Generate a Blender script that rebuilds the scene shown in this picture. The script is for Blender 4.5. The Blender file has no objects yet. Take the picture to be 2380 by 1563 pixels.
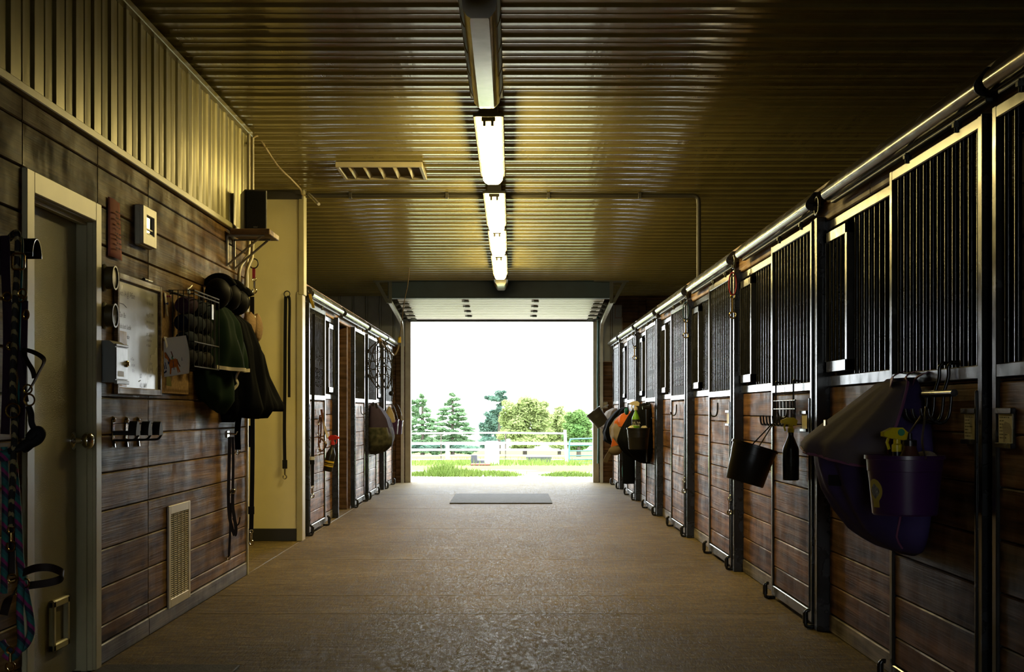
# barn aisle with horse stalls
import bpy, math, random
from mathutils import Vector, Matrix, Euler
RNG = random.Random(11)
S = bpy.context.scene
COL = S.collection
V = Vector
PI = math.pi
# ---------- photograph frame (2380 x 1563) -> world metres: X right, Y into the barn, Z up ----------
FPX, VPX, VPY, CAMZ = 3500.0, 1188.0, 957.0, 1.2
def at(x, y, Y):                      # point seen at (x, y) lying at depth Y
    return V(((x-VPX)*Y/FPX, Y, CAMZ-(y-VPY)*Y/FPX))
def onx(x, y, X):                     # point seen at (x, y) lying on the side plane X
    Y = FPX*X/(x-VPX)
    return V((X, Y, CAMZ-(y-VPY)*Y/FPX))
XR, XL = 1.66, -1.94                  # aisle faces of the stall doors / left wall

# ---------- materials ----------
MATS = {}
def _n(nt, t, **kw):
    n = nt.nodes.new(t)
    for k, v in kw.items(): setattr(n, k, v)
    return n
def _rgba(c): return (c[0], c[1], c[2], 1.0)
def mat(name, col, rough=0.5, metal=0.0, var=0.12, scale=6.0, bump=0.0, bscale=40.0, spec=0.5, rvar=0.0,
        stretch=(1, 1, 1), trans=0.0, alpha=1.0, emit=None, estr=0.0, coat=0.0, sheen=0.0, col2=None):
    if name in MATS: return MATS[name]
    if rough >= 0.75 and spec == 0.5: spec = 0.12
    m = bpy.data.materials.new(name); m.use_nodes = True
    nt = m.node_tree; b = nt.nodes['Principled BSDF']; L = nt.links
    tc = _n(nt, 'ShaderNodeTexCoord'); mp = _n(nt, 'ShaderNodeMapping'); mp.inputs['Scale'].default_value = stretch
    L.new(tc.outputs['Object'], mp.inputs['Vector'])
    no = _n(nt, 'ShaderNodeTexNoise'); no.inputs['Scale'].default_value = scale; no.inputs['Detail'].default_value = 5
    L.new(mp.outputs[0], no.inputs['Vector'])
    mx = _n(nt, 'ShaderNodeMix', data_type='RGBA')
    c2 = col2 if col2 else tuple(max(0, c*(1+var)) for c in col)
    c1 = col if col2 else tuple(c*(1-var) for c in col)
    mr = _n(nt, 'ShaderNodeMapRange'); mr.inputs[1].default_value = 0.32; mr.inputs[2].default_value = 0.68
    L.new(no.outputs[0], mr.inputs[0])
    L.new(mr.outputs[0], mx.inputs['Factor']); mx.inputs['A'].default_value = _rgba(c1); mx.inputs['B'].default_value = _rgba(c2)
    L.new(mx.outputs['Result'], b.inputs['Base Color'])
    b.inputs['Metallic'].default_value = metal; b.inputs['Specular IOR Level'].default_value = spec
    if rvar:
        r2 = _n(nt, 'ShaderNodeMapRange'); r2.inputs[1].default_value = 0.3; r2.inputs[2].default_value = 0.7
        r2.inputs[3].default_value = max(0.02, rough-rvar); r2.inputs[4].default_value = min(1, rough+rvar)
        L.new(no.outputs[0], r2.inputs[0]); L.new(r2.outputs[0], b.inputs['Roughness'])
    else: b.inputs['Roughness'].default_value = rough
    if bump:
        n2 = _n(nt, 'ShaderNodeTexNoise'); n2.inputs['Scale'].default_value = bscale; n2.inputs['Detail'].default_value = 4
        L.new(mp.outputs[0], n2.inputs['Vector'])
        bp = _n(nt, 'ShaderNodeBump'); bp.inputs['Strength'].default_value = bump; bp.inputs['Distance'].default_value = 0.01
        L.new(n2.outputs[0], bp.inputs['Height']); L.new(bp.outputs[0], b.inputs['Normal'])
    if trans: b.inputs['Transmission Weight'].default_value = trans
    if alpha < 1: b.inputs['Alpha'].default_value = alpha
    if coat: b.inputs['Coat Weight'].default_value = coat
    if sheen: b.inputs['Sheen Weight'].default_value = sheen
    if emit: b.inputs['Emission Color'].default_value = _rgba(emit); b.inputs['Emission Strength'].default_value = estr
    MATS[name] = m
    return m
def wood(name, dark, mid, light, rough=0.5, axis='Y', tintv=0.35, knots=0.6, scuff=(0.3, 0.27, 0.24), scuffamt=0.25, bump=0.25, spec=0.5):
    if name in MATS: return MATS[name]
    m = bpy.data.materials.new(name); m.use_nodes = True
    nt = m.node_tree; b = nt.nodes['Principled BSDF']; L = nt.links
    tc = _n(nt, 'ShaderNodeTexCoord'); oi = _n(nt, 'ShaderNodeObjectInfo')
    at_ = _n(nt, 'ShaderNodeAttribute', attribute_name='tint')
    cv = _n(nt, 'ShaderNodeCombineXYZ')
    ml = _n(nt, 'ShaderNodeMath', operation='MULTIPLY'); ml.inputs[1].default_value = 37.0
    ad0 = _n(nt, 'ShaderNodeMath', operation='ADD'); L.new(at_.outputs['Fac'], ad0.inputs[0]); L.new(oi.outputs['Random'], ad0.inputs[1])
    L.new(ad0.outputs[0], ml.inputs[0])
    for i in range(3): L.new(ml.outputs[0], cv.inputs[i])
    ad = _n(nt, 'ShaderNodeVectorMath', operation='ADD'); L.new(tc.outputs['Object'], ad.inputs[0]); L.new(cv.outputs[0], ad.inputs[1])
    mp = _n(nt, 'ShaderNodeMapping')
    mp.inputs['Scale'].default_value = {'Y': (5, 0.9, 6.5), 'X': (0.9, 5, 6.5), 'Z': (7, 7, 0.9)}[axis]
    L.new(ad.outputs[0], mp.inputs['Vector'])
    n1 = _n(nt, 'ShaderNodeTexNoise'); n1.inputs['Scale'].default_value = 1.3; n1.inputs['Detail'].default_value = 8; n1.inputs['Distortion'].default_value = 1.2
    L.new(mp.outputs[0], n1.inputs['Vector'])
    wv = _n(nt, 'ShaderNodeTexWave', wave_type='RINGS', rings_direction={'Y': 'Y', 'X': 'X', 'Z': 'Z'}[axis]); wv.inputs['Scale'].default_value = 0.9
    wv.inputs['Distortion'].default_value = 9; wv.inputs['Detail'].default_value = 3; wv.inputs['Detail Scale'].default_value = 0.55
    L.new(mp.outputs[0], wv.inputs['Vector'])
    mixg = _n(nt, 'ShaderNodeMath', operation='MULTIPLY_ADD'); mixg.inputs[1].default_value = 0.16
    L.new(wv.outputs['Fac'], mixg.inputs[0]); 
    sc = _n(nt, 'ShaderNodeMath', operation='MULTIPLY'); sc.inputs[1].default_value = 0.9; L.new(n1.outputs[0], sc.inputs[0]); L.new(sc.outputs[0], mixg.inputs[2])
    cr = _n(nt, 'ShaderNodeValToRGB'); e = cr.color_ramp.elements
    e[0].position = 0.36; e[0].color = _rgba(dark); e[1].position = 0.72; e[1].color = _rgba(light)
    k = cr.color_ramp.elements.new(0.52); k.color = _rgba(mid)
    L.new(mixg.outputs[0], cr.inputs[0])
    # fine grain lines
    mpf = _n(nt, 'ShaderNodeMapping'); mpf.inputs['Scale'].default_value = {'Y': (9, 1.1, 70), 'X': (1.1, 9, 70), 'Z': (70, 70, 1.1)}[axis]
    L.new(ad.outputs[0], mpf.inputs['Vector'])
    nf = _n(nt, 'ShaderNodeTexNoise'); nf.inputs['Scale'].default_value = 1.6; nf.inputs['Detail'].default_value = 4; nf.inputs['Distortion'].default_value = 0.6
    L.new(mpf.outputs[0], nf.inputs['Vector'])
    gm = _n(nt, 'ShaderNodeMapRange'); gm.inputs[1].default_value = 0.3; gm.inputs[2].default_value = 0.7; gm.inputs[3].default_value = 0.66; gm.inputs[4].default_value = 1.3; b.inputs['Specular Tint'].default_value = (1.0, 0.80, 0.62, 1)
    L.new(nf.outputs[0], gm.inputs[0])
    vg = _n(nt, 'ShaderNodeVectorMath', operation='SCALE'); L.new(cr.outputs[0], vg.inputs[0]); L.new(gm.outputs[0], vg.inputs['Scale'])
    # board tint
    tm = _n(nt, 'ShaderNodeMapRange'); tm.inputs[3].default_value = 1-tintv; tm.inputs[4].default_value = 1+tintv
    L.new(at_.outputs['Fac'], tm.inputs[0])
    vm = _n(nt, 'ShaderNodeVectorMath', operation='SCALE'); L.new(vg.outputs[0], vm.inputs[0]); L.new(tm.outputs[0], vm.inputs['Scale'])
    # knots
    mp2 = _n(nt, 'ShaderNodeMapping'); mp2.inputs['Scale'].default_value = {'Y': (1, 2.0, 5.2), 'X': (2.0, 1, 5.2), 'Z': (5, 5, 2)}[axis]
    L.new(ad.outputs[0], mp2.inputs['Vector'])
    vo = _n(nt, 'ShaderNodeTexVoronoi'); vo.inputs['Scale'].default_value = 1.1; L.new(mp2.outputs[0], vo.inputs['Vector'])
    kr = _n(nt, 'ShaderNodeMapRange'); kr.inputs[1].default_value = 0.07; kr.inputs[2].default_value = 0.17; kr.inputs[3].default_value = knots; kr.inputs[4].default_value = 0
    L.new(vo.outputs['Distance'], kr.inputs[0])
    m1 = _n(nt, 'ShaderNodeMix', data_type='RGBA'); L.new(kr.outputs[0], m1.inputs['Factor']); L.new(vm.outputs[0], m1.inputs['A']); m1.inputs['B'].default_value = _rgba(tuple(c*0.35 for c in dark))
    # scuffs / wear
    n3 = _n(nt, 'ShaderNodeTexNoise'); n3.inputs['Scale'].default_value = 3.2; n3.inputs['Detail'].default_value = 9; n3.inputs['Roughness'].default_value = 0.7
    L.new(tc.outputs['Object'], n3.inputs['Vector'])
    sr = _n(nt, 'ShaderNodeMapRange'); sr.inputs[1].default_value = 0.52; sr.inputs[2].default_value = 0.75; sr.inputs[3].default_value = 0; sr.inputs[4].default_value = scuffamt
    L.new(n3.outputs[0], sr.inputs[0])
    m2 = _n(nt, 'ShaderNodeMix', data_type='RGBA'); L.new(sr.outputs[0], m2.inputs['Factor']); L.new(m1.outputs['Result'], m2.inputs['A']); m2.inputs['B'].default_value = _rgba(scuff)
    L.new(m2.outputs['Result'], b.inputs['Base Color'])
    rr = _n(nt, 'ShaderNodeMapRange'); rr.inputs[1].default_value = 0.35; rr.inputs[2].default_value = 0.65; rr.inputs[3].default_value = rough-0.13; rr.inputs[4].default_value = rough+0.16
    L.new(n3.outputs[0], rr.inputs[0]); L.new(rr.outputs[0], b.inputs['Roughness'])
    sl = _n(nt, 'ShaderNodeMapRange'); sl.inputs[1].default_value = 0.42; sl.inputs[2].default_value = 0.66; sl.inputs[3].default_value = spec*0.2; sl.inputs[4].default_value = spec*1.3
    n4 = _n(nt, 'ShaderNodeTexNoise'); n4.inputs['Scale'].default_value = 2.1; n4.inputs['Detail'].default_value = 7; n4.inputs['Roughness'].default_value = 0.65
    mp4 = _n(nt, 'ShaderNodeMapping'); mp4.inputs['Scale'].default_value = (2.2, 2.2, 1.0); L.new(ad.outputs[0], mp4.inputs['Vector']); L.new(mp4.outputs[0], n4.inputs['Vector']); L.new(n4.outputs[0], sl.inputs[0]); L.new(sl.outputs[0], b.inputs['Specular IOR Level'])
    bp = _n(nt, 'ShaderNodeBump'); bp.inputs['Strength'].default_value = bump; bp.inputs['Distance'].default_value = 0.006
    L.new(nf.outputs[0], bp.inputs['Height']); L.new(bp.outputs[0], b.inputs['Normal'])
    MATS[name] = m
    return m
def stripes(name, cols, freq, rough=0.8, direction=(0, 0, 1), spiral=True, dist=0.0):
    """woven rope: diagonal colour bands"""
    if name in MATS: return MATS[name]
    m = bpy.data.materials.new(name); m.use_nodes = True
    nt = m.node_tree; b = nt.nodes['Principled BSDF']; L = nt.links
    tc = _n(nt, 'ShaderNodeTexCoord'); sp = _n(nt, 'ShaderNodeVectorMath', operation='DOT_PRODUCT'); sp.inputs[1].default_value = direction
    L.new(tc.outputs['Object'], sp.inputs[0])
    mu = _n(nt, 'ShaderNodeMath', operation='MULTIPLY'); mu.inputs[1].default_value = freq; L.new(sp.outputs['Value'], mu.inputs[0])
    nz = _n(nt, 'ShaderNodeTexNoise'); nz.inputs['Scale'].default_value = 120; L.new(tc.outputs['Object'], nz.inputs['Vector'])
    na = _n(nt, 'ShaderNodeMath', operation='MULTIPLY_ADD'); na.inputs[1].default_value = dist; L.new(nz.outputs[0], na.inputs[0]); L.new(mu.outputs[0], na.inputs[2])
    fr = _n(nt, 'ShaderNodeMath', operation='FRACT'); L.new(na.outputs[0], fr.inputs[0])
    cr = _n(nt, 'ShaderNodeValToRGB'); cr.color_ramp.interpolation = 'CONSTANT'
    n = len(cols); e = cr.color_ramp.elements
    e[0].position = 0; e[0].color = _rgba(cols[0]); e[1].position = 1.0/n; e[1].color = _rgba(cols[1])
    for i in range(2, n):
        k = e.new(i/n); k.color = _rgba(cols[i])
    L.new(fr.outputs[0], cr.inputs[0]); L.new(cr.outputs[0], b.inputs['Base Color']); b.inputs['Roughness'].default_value = rough
    bp = _n(nt, 'ShaderNodeBump'); bp.inputs['Strength'].default_value = 0.5; bp.inputs['Distance'].default_value = 0.004
    L.new(fr.outputs[0], bp.inputs['Height']); L.new(bp.outputs[0], b.inputs['Normal'])
    MATS[name] = m
    return m

# ---------- object bookkeeping ----------
WLOC = {}
def tag(o, label, cat, group=None, kind=None):
    if label: o['label'] = label
    if cat: o['category'] = cat
    if group: o['group'] = group
    if kind: o['kind'] = kind
    return o
def thing(name, label, cat, loc, group=None):
    o = bpy.data.objects.new(name, None); COL.objects.link(o)
    o.empty_display_size = 0.1; o.location = loc; WLOC[o] = V(loc)
    return tag(o, label, cat, group)
def copy_tree(root, delta, label=None):
    r = root.copy(); COL.objects.link(r); r.location = root.location + V(delta); WLOC[r] = WLOC[root] + V(delta)
    if label: r['label'] = label
    for ch in list(root.children):
        c = ch.copy(); COL.objects.link(c); c.parent = r; WLOC[c] = WLOC[r]
        for g in list(ch.children):
            d = g.copy(); COL.objects.link(d); d.parent = c; WLOC[d] = WLOC[r]
    return r

class MB:
    def __init__(s): s.v = []; s.f = []; s.t = []; s.tint = 0.5
    def face(s, idx): s.f.append(idx); s.t.append(s.tint)
    def add(s, vs, fs):
        o = len(s.v); s.v += [V(p) for p in vs]
        for f in fs: s.face([i+o for i in f])
        return s
    def box(s, x0, x1, y0, y1, z0, z1, b=0.0):
        return s.obox(V(((x0+x1)/2, (y0+y1)/2, (z0+z1)/2)), V((abs(x1-x0)/2, 0, 0)), V((0, abs(y1-y0)/2, 0)), V((0, 0, abs(z1-z0)/2)), b)
    def obox(s, c, ax, ay, az, b=0.0):
        c = V(c); ax = V(ax); ay = V(ay); az = V(az)
        if b <= 0:
            vs = [c+ax*i+ay*j+az*k for i in (-1, 1) for j in (-1, 1) for k in (-1, 1)]
            return s.add(vs, [(0, 1, 3, 2), (4, 6, 7, 5), (0, 4, 5, 1), (2, 3, 7, 6), (0, 2, 6, 4), (1, 5, 7, 3)])
        lx, ly, lz = ax.length, ay.length, az.length
        b = min(b, lx*.95, ly*.95, lz*.95)
        ux, uy, uz = ax/lx, ay/ly, az/lz
        vs = []; ix = {}
        for i in (-1, 1):
            for j in (-1, 1):
                for k in (-1, 1):
                    for a in range(3):
                        ex, ey, ez = lx-b*(a != 0), ly-b*(a != 1), lz-b*(a != 2)
                        ix[(i, j, k, a)] = len(vs); vs.append(c+ux*i*ex+uy*j*ey+uz*k*ez)
        fs = []
        def q(l): return [ix[x] for x in l]
        for i in (-1, 1):
            fs.append(q([(i, -1, -1, 0), (i, 1, -1, 0), (i, 1, 1, 0), (i, -1, 1, 0)][::i]))
            fs.append(q([(-1, i, -1, 1), (1, i, -1, 1), (1, i, 1, 1), (-1, i, 1, 1)][::-i]))
            fs.append(q([(-1, -1, i, 2), (1, -1, i, 2), (1, 1, i, 2), (-1, 1, i, 2)][::i]))
        for i in (-1, 1):
            for j in (-1, 1):
                fs.append(q([(i, j, -1, 0), (i, j, -1, 1), (i, j, 1, 1), (i, j, 1, 0)][::i*j]))
                fs.append(q([(i, -1, j, 0), (i, -1, j, 2), (i, 1, j, 2), (i, 1, j, 0)][::-i*j]))
                fs.append(q([(-1, i, j, 1), (-1, i, j, 2), (1, i, j, 2), (1, i, j, 1)][::i*j]))
                for k in (-1, 1):
                    fs.append(q([(i, j, k, 0), (i, j, k, 1), (i, j, k, 2)][::i*j*k]))
        return s.add(vs, fs)
    def tube(s, pts, r, n=8, closed=False, caps=True, flat=None):
        """round tube along pts; r is a number or a list"""
        pts = [V(p) for p in pts]; m = len(pts)
        rs = r if isinstance(r, (list, tuple)) else [r]*m
        o = len(s.v); prev = None
        for i, p in enumerate(pts):
            a = pts[(i-1) % m] if (closed or i > 0) else p
            c = pts[(i+1) % m] if (closed or i < m-1) else p
            d = (c-a); d = d.normalized() if d.length > 1e-9 else V((0, 0, 1))
            if prev is None:
                u = d.cross(V((0.13, 0.31, 0.94)) if abs(d.z) < 0.9 else V((1, 0.1, 0)))
            else:
                u = prev-d*prev.dot(d)
            u.normalize(); w = d.cross(u); prev = u
            for k in range(n):
                t = 2*PI*k/n
                s.v.append(p+u*math.cos(t)*rs[i]+w*math.sin(t)*rs[i])
        segs = m if closed else m-1
        for i in range(segs):
            for k in range(n):
                a = o+i*n+k; b = o+i*n+(k+1) % n; c = o+((i+1) % m)*n+(k+1) % n; d = o+((i+1) % m)*n+k
                s.face([a, b, c, d])
        if caps and not closed:
            s.face([o+k for k in range(n)][::-1]); s.face([o+(m-1)*n+k for k in range(n)])
        return s
    def ring(s, c, R, r, nrm=(0, 1, 0), n=20, k=6):
        nrm = V(nrm).normalized(); u = nrm.orthogonal().normalized(); w = nrm.cross(u)
        return s.tube([V(c)+u*R*math.cos(2*PI*i/n)+w*R*math.sin(2*PI*i/n) for i in range(n)], r, k, closed=True)
    def strap(s, pts, w, t, side, closed=False):
        """flat webbing: width w along side, thickness t"""
        pts = [V(p) for p in pts]; m = len(pts); o = len(s.v)
        sides = side if isinstance(side, list) else [V(side)]*m
        for i, p in enumerate(pts):
            a = pts[(i-1) % m] if (closed or i > 0) else p
            c = pts[(i+1) % m] if (closed or i < m-1) else p
            d = (c-a).normalized(); sd = V(sides[i]); sd = (sd-d*sd.dot(d))
            sd = sd.normalized() if sd.length > 1e-6 else d.orthogonal().normalized()
            nn = d.cross(sd)
            for a_, b_ in ((-1, -1), (1, -1), (1, 1), (-1, 1)): s.v.append(p+sd*a_*w/2+nn*b_*t/2)
        for i in range(m if closed else m-1):
            for k in range(4):
                j = (i+1) % m
                s.face([o+i*4+k, o+i*4+(k+1) % 4, o+j*4+(k+1) % 4, o+j*4+k])
        if not closed:
            s.face([o+3, o+2, o+1, o]); s.face([o+(m-1)*4+k for k in range(4)])
        return s
    def lathe(s, prof, c, axis=(0, 0, 1), n=24, sx=1.0, flat=None, caps=True):
        """prof: (radius, height) list along axis from centre c; flat=(dir, dist) squashes one side to a plane"""
        axis = V(axis).normalized()
        if abs(axis.z) > 0.99: u = V((1, 0, 0))
        else: u = V((0, 0, 1)).cross(axis).normalized()
        w = axis.cross(u); o = len(s.v); c = V(c)
        for r, h in prof:
            for k in range(n):
                t = 2*PI*k/n; off = u*r*math.cos(t)+w*r*math.sin(t)
                if flat:
                    fd = V(flat[0]); dd = off.dot(fd)
                    lim = flat[1]*(r/max(x for x, _ in prof))
                    if dd > lim: off -= fd*(dd-lim)
                s.v.append(c+off+axis*h)
        for i in range(len(prof)-1):
            for k in range(n):
                s.face([o+i*n+k, o+i*n+(k+1) % n, o+(i+1)*n+(k+1) % n, o+(i+1)*n+k])
        if caps:
            if prof[0][0] > 1e-6: s.face([o+k for k in range(n)][::-1])
            if prof[-1][0] > 1e-6: s.face([o+(len(prof)-1)*n+k for k in range(n)])
        return s
    def prism(s, poly, ext):
        """closed polygon (list of 3D points) extruded by vector ext"""
        poly = [V(p) for p in poly]; n = len(poly); ext = V(ext); o = len(s.v)
        s.v += poly + [p+ext for p in poly]
        s.face(list(range(o, o+n))[::-1]); s.face(list(range(o+n, o+2*n)))
        for i in range(n): s.face([o+i, o+(i+1) % n, o+n+(i+1) % n, o+n+i])
        return s
    def grid(s, fn, nu, nv, wrapu=False):
        o = len(s.v)
        for j in range(nv+1):
            for i in range(nu+(0 if wrapu else 1)): s.v.append(V(fn(i/nu, j/nv)))
        w = nu if wrapu else nu+1
        for j in range(nv):
            for i in range(nu):
                s.face([o+j*w+i, o+j*w+(i+1) % w, o+(j+1)*w+(i+1) % w, o+(j+1)*w+i])
        return s
    def ball(s, c, rx, ry=None, rz=None, n=14, m=8, noise=0.0):
        ry = ry or rx; rz = rz or rx; c = V(c); sd = RNG.random()*10
        def fn(u, v):
            a = 2*PI*u; b = PI*(v-0.5); k = 1+noise*math.sin(3*a+sd)*math.cos(2*b+sd)
            return c+V((rx*k*math.cos(a)*math.cos(b), ry*k*math.sin(a)*math.cos(b), rz*k*math.sin(b)))
        return s.grid(fn, n, m, wrapu=True)
    def build(s, name, m, parent=None, smooth=35, label=None, solid=0.0, sub=0):
        me = bpy.data.meshes.new(name)
        if parent is not None: org = WLOC[parent]
        else:
            xs = [p.x for p in s.v]; ys = [p.y for p in s.v]; zs = [p.z for p in s.v]
            org = V(((min(xs)+max(xs))/2, (min(ys)+max(ys))/2, min(zs)))
        me.from_pydata([tuple(p-org) for p in s.v], [], s.f)
        if smooth:
            me.polygons.foreach_set('use_smooth', [True]*len(me.polygons))
            if smooth < 180: me.set_sharp_from_angle(angle=math.radians(smooth))
        if any(t != 0.5 for t in s.t):
            a = me.attributes.new('tint', 'FLOAT', 'FACE'); a.data.foreach_set('value', s.t)
        me.materials.append(m); me.update()
        o = bpy.data.objects.new(name, me); COL.objects.link(o)
        WLOC[o] = org
        if parent is not None: o.parent = parent
        else: o.location = org
        if label: o['label'] = label
        if solid:
            md = o.modifiers.new('Solidify', 'SOLIDIFY'); md.thickness = abs(solid); md.offset = 0
        if sub:
            md = o.modifiers.new('Subdivision', 'SUBSURF'); md.levels = sub; md.render_levels = sub
        return o
def smoothpath(pts, k=6, closed=False):
    """Catmull-Rom through pts"""
    P = [V(p) for p in pts]; n = len(P); out = []
    for i in range(n if closed else n-1):
        if closed: a, b, c, d = P[(i-1) % n], P[i], P[(i+1) % n], P[(i+2) % n]
        else: a, b, c, d = P[max(0, i-1)], P[i], P[i+1], P[min(n-1, i+2)]
        for j in range(k):
            t = j/k
            out.append(0.5*((2*b)+(c-a)*t+(2*a-5*b+4*c-d)*t*t+(3*b-a-3*c+d)*t**3))
    if not closed: out.append(P[-1])
    return out
def text(mb, s, size, org, right, up, shear=0.0, lift=0.0):
    cu = bpy.data.curves.new('t', 'FONT'); cu.body = s; cu.size = size; cu.shear = shear; cu.resolution_u = 2
    o = bpy.data.objects.new('t', cu); me = bpy.data.meshes.new_from_object(o)
    right = V(right).normalized(); up = V(up).normalized(); n = right.cross(up)
    mb.add([V(org)+right*v.co.x+up*v.co.y+n*lift for v in me.vertices], [tuple(p.vertices) for p in me.polygons])
    bpy.data.objects.remove(o); bpy.data.curves.remove(cu); bpy.data.meshes.remove(me)
def dashes(mb, org, right, up, length, h):
    """a line of illegible small print: word-long strokes"""
    right = V(right).normalized(); up = V(up).normalized(); n = right.cross(up); x = 0; org = V(org)
    while x < length:
        w = min(RNG.uniform(1.2, 4.5)*h, length-x)
        p = org+right*x+n*.0004; mb.add([p, p+right*w, p+right*w+up*h*.55, p+up*h*.55], [(0, 1, 2, 3)]); x += w+h*.7
def structure(o, label=None):
    o['kind'] = 'structure'
    if label: o['label'] = label
    return o
def boards(mb, x, depth, y0, y1, z0, z1, axis='Y', h=0.181, seams=(), chamfer=0.005, gap=0.004, zoff=0.0, base=0.0):
    """horizontal boards; axis Y: face plane x, thickness towards x+depth; axis X: x is the face Y plane"""
    cuts = [y0]+[q for q in seams if y0 < q < y1]+[y1]
    k = math.floor((z0-zoff)/h)
    while zoff+k*h < z1-0.004:
        a = max(z0, zoff+k*h); b = min(z1, zoff+(k+1)*h); k += 1
        if b-a < 0.01: continue
        for i in range(len(cuts)-1):
            mb.tint = RNG.random()
            p, q = cuts[i]+(gap/2 if i else 0), cuts[i+1]-(gap/2 if i < len(cuts)-2 else 0)
            if axis == 'Y': mb.box(x, x+depth, p, q, a+gap/2, b-gap/2, chamfer)
            else: mb.box(p, q, x, x+depth, a+gap/2, b-gap/2, chamfer)
    mb.tint = 0.5
    return mb
LAMP, SKY0, SKY1, EXPO = 46.0, 13.0, 15.0, 0.0
# ---------- materials used by the building ----------
M_WOODL = wood('wall_boards', (0.045, 0.025, 0.009), (0.125, 0.071, 0.025), (0.205, 0.122, 0.046), rough=0.47, scuffamt=0.28, scuff=(.17, .115, .07), spec=.04, tintv=.25)
M_WOODD = wood('stall_boards', (0.056, 0.025, 0.0105), (0.138, 0.067, 0.030), (0.235, 0.12, 0.058), rough=0.47, scuffamt=0.35, scuff=(.19, .14, .105), knots=0.5, spec=.08, tintv=.25)
M_WOODX = wood('cross_boards', (0.07, 0.035, 0.02), (0.13, 0.07, 0.04), (0.19, 0.11, 0.065), rough=0.55, axis='X', scuffamt=0.1)
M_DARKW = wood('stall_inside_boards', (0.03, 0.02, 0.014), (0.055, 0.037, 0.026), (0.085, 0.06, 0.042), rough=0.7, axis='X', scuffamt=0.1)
M_HEAD = wood('header_board', (0.2, 0.11, 0.045), (0.30, 0.175, 0.08), (0.4, 0.25, 0.13), rough=0.55, scuffamt=0.12, knots=0.4)
M_GREYW = wood('weathered_base', (0.06, 0.05, 0.042), (0.12, 0.10, 0.085), (0.2, 0.17, 0.14), rough=0.6, scuffamt=0.3)
M_CREAM = mat('cream_painted_steel', (0.46, 0.42, 0.24), rough=0.38, var=0.08, scale=5, bump=0.05, bscale=20)
M_DOORP = mat('stippled_cream_door', (0.40, 0.37, 0.21), rough=0.2, var=0.08, scale=3, bump=0.5, bscale=260)
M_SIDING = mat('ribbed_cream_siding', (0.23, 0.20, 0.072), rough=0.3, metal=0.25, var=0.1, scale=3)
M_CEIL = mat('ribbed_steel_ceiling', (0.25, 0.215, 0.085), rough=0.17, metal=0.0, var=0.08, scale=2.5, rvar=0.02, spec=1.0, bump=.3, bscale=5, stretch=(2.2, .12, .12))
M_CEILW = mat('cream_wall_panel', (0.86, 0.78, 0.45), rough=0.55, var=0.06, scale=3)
M_BLACK = mat('black_painted_steel', (0.012, 0.013, 0.015), rough=0.25, var=0.2, scale=8, rvar=0.07)
M_GALV = mat('dark_glossy_frame', (0.035, 0.035, 0.034), rough=0.2, metal=0.0, var=0.25, scale=9, rvar=0.08, spec=.4)
M_TRACK = mat('galvanised_track_hood', (0.20, 0.19, 0.165), rough=0.2, metal=0.8, var=0.15, scale=7, rvar=0.08)
M_GREYSID = mat('grey_ribbed_siding', (0.36, 0.385, 0.40), rough=0.45, metal=0.1, var=0.1)
M_MATTE = mat('matte_black_iron', (0.012, 0.012, 0.013), rough=0.6, spec=.2)
M_RUBBER = mat('black_rubber_base', (0.02, 0.02, 0.022), rough=0.6)
M_STEELD = mat('dark_angle_iron', (0.06, 0.065, 0.065), rough=0.45, metal=0.6)
M_CHROME = mat('chrome', (0.75, 0.75, 0.74), rough=0.14, metal=1.0, var=0.05)
M_BRASS = mat('brass', (0.62, 0.43, 0.14), rough=0.22, metal=1.0, var=0.1)
M_WHITE = mat('white_door_panel', (0.78, 0.76, 0.70), rough=0.4, var=0.05, scale=3)
M_PIPE = mat('dark_conduit', (0.05, 0.045, 0.035), rough=0.5)
M_CONDUIT = mat('grey_conduit', (0.30, 0.27, 0.19), rough=0.4, metal=0.4)

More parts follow.
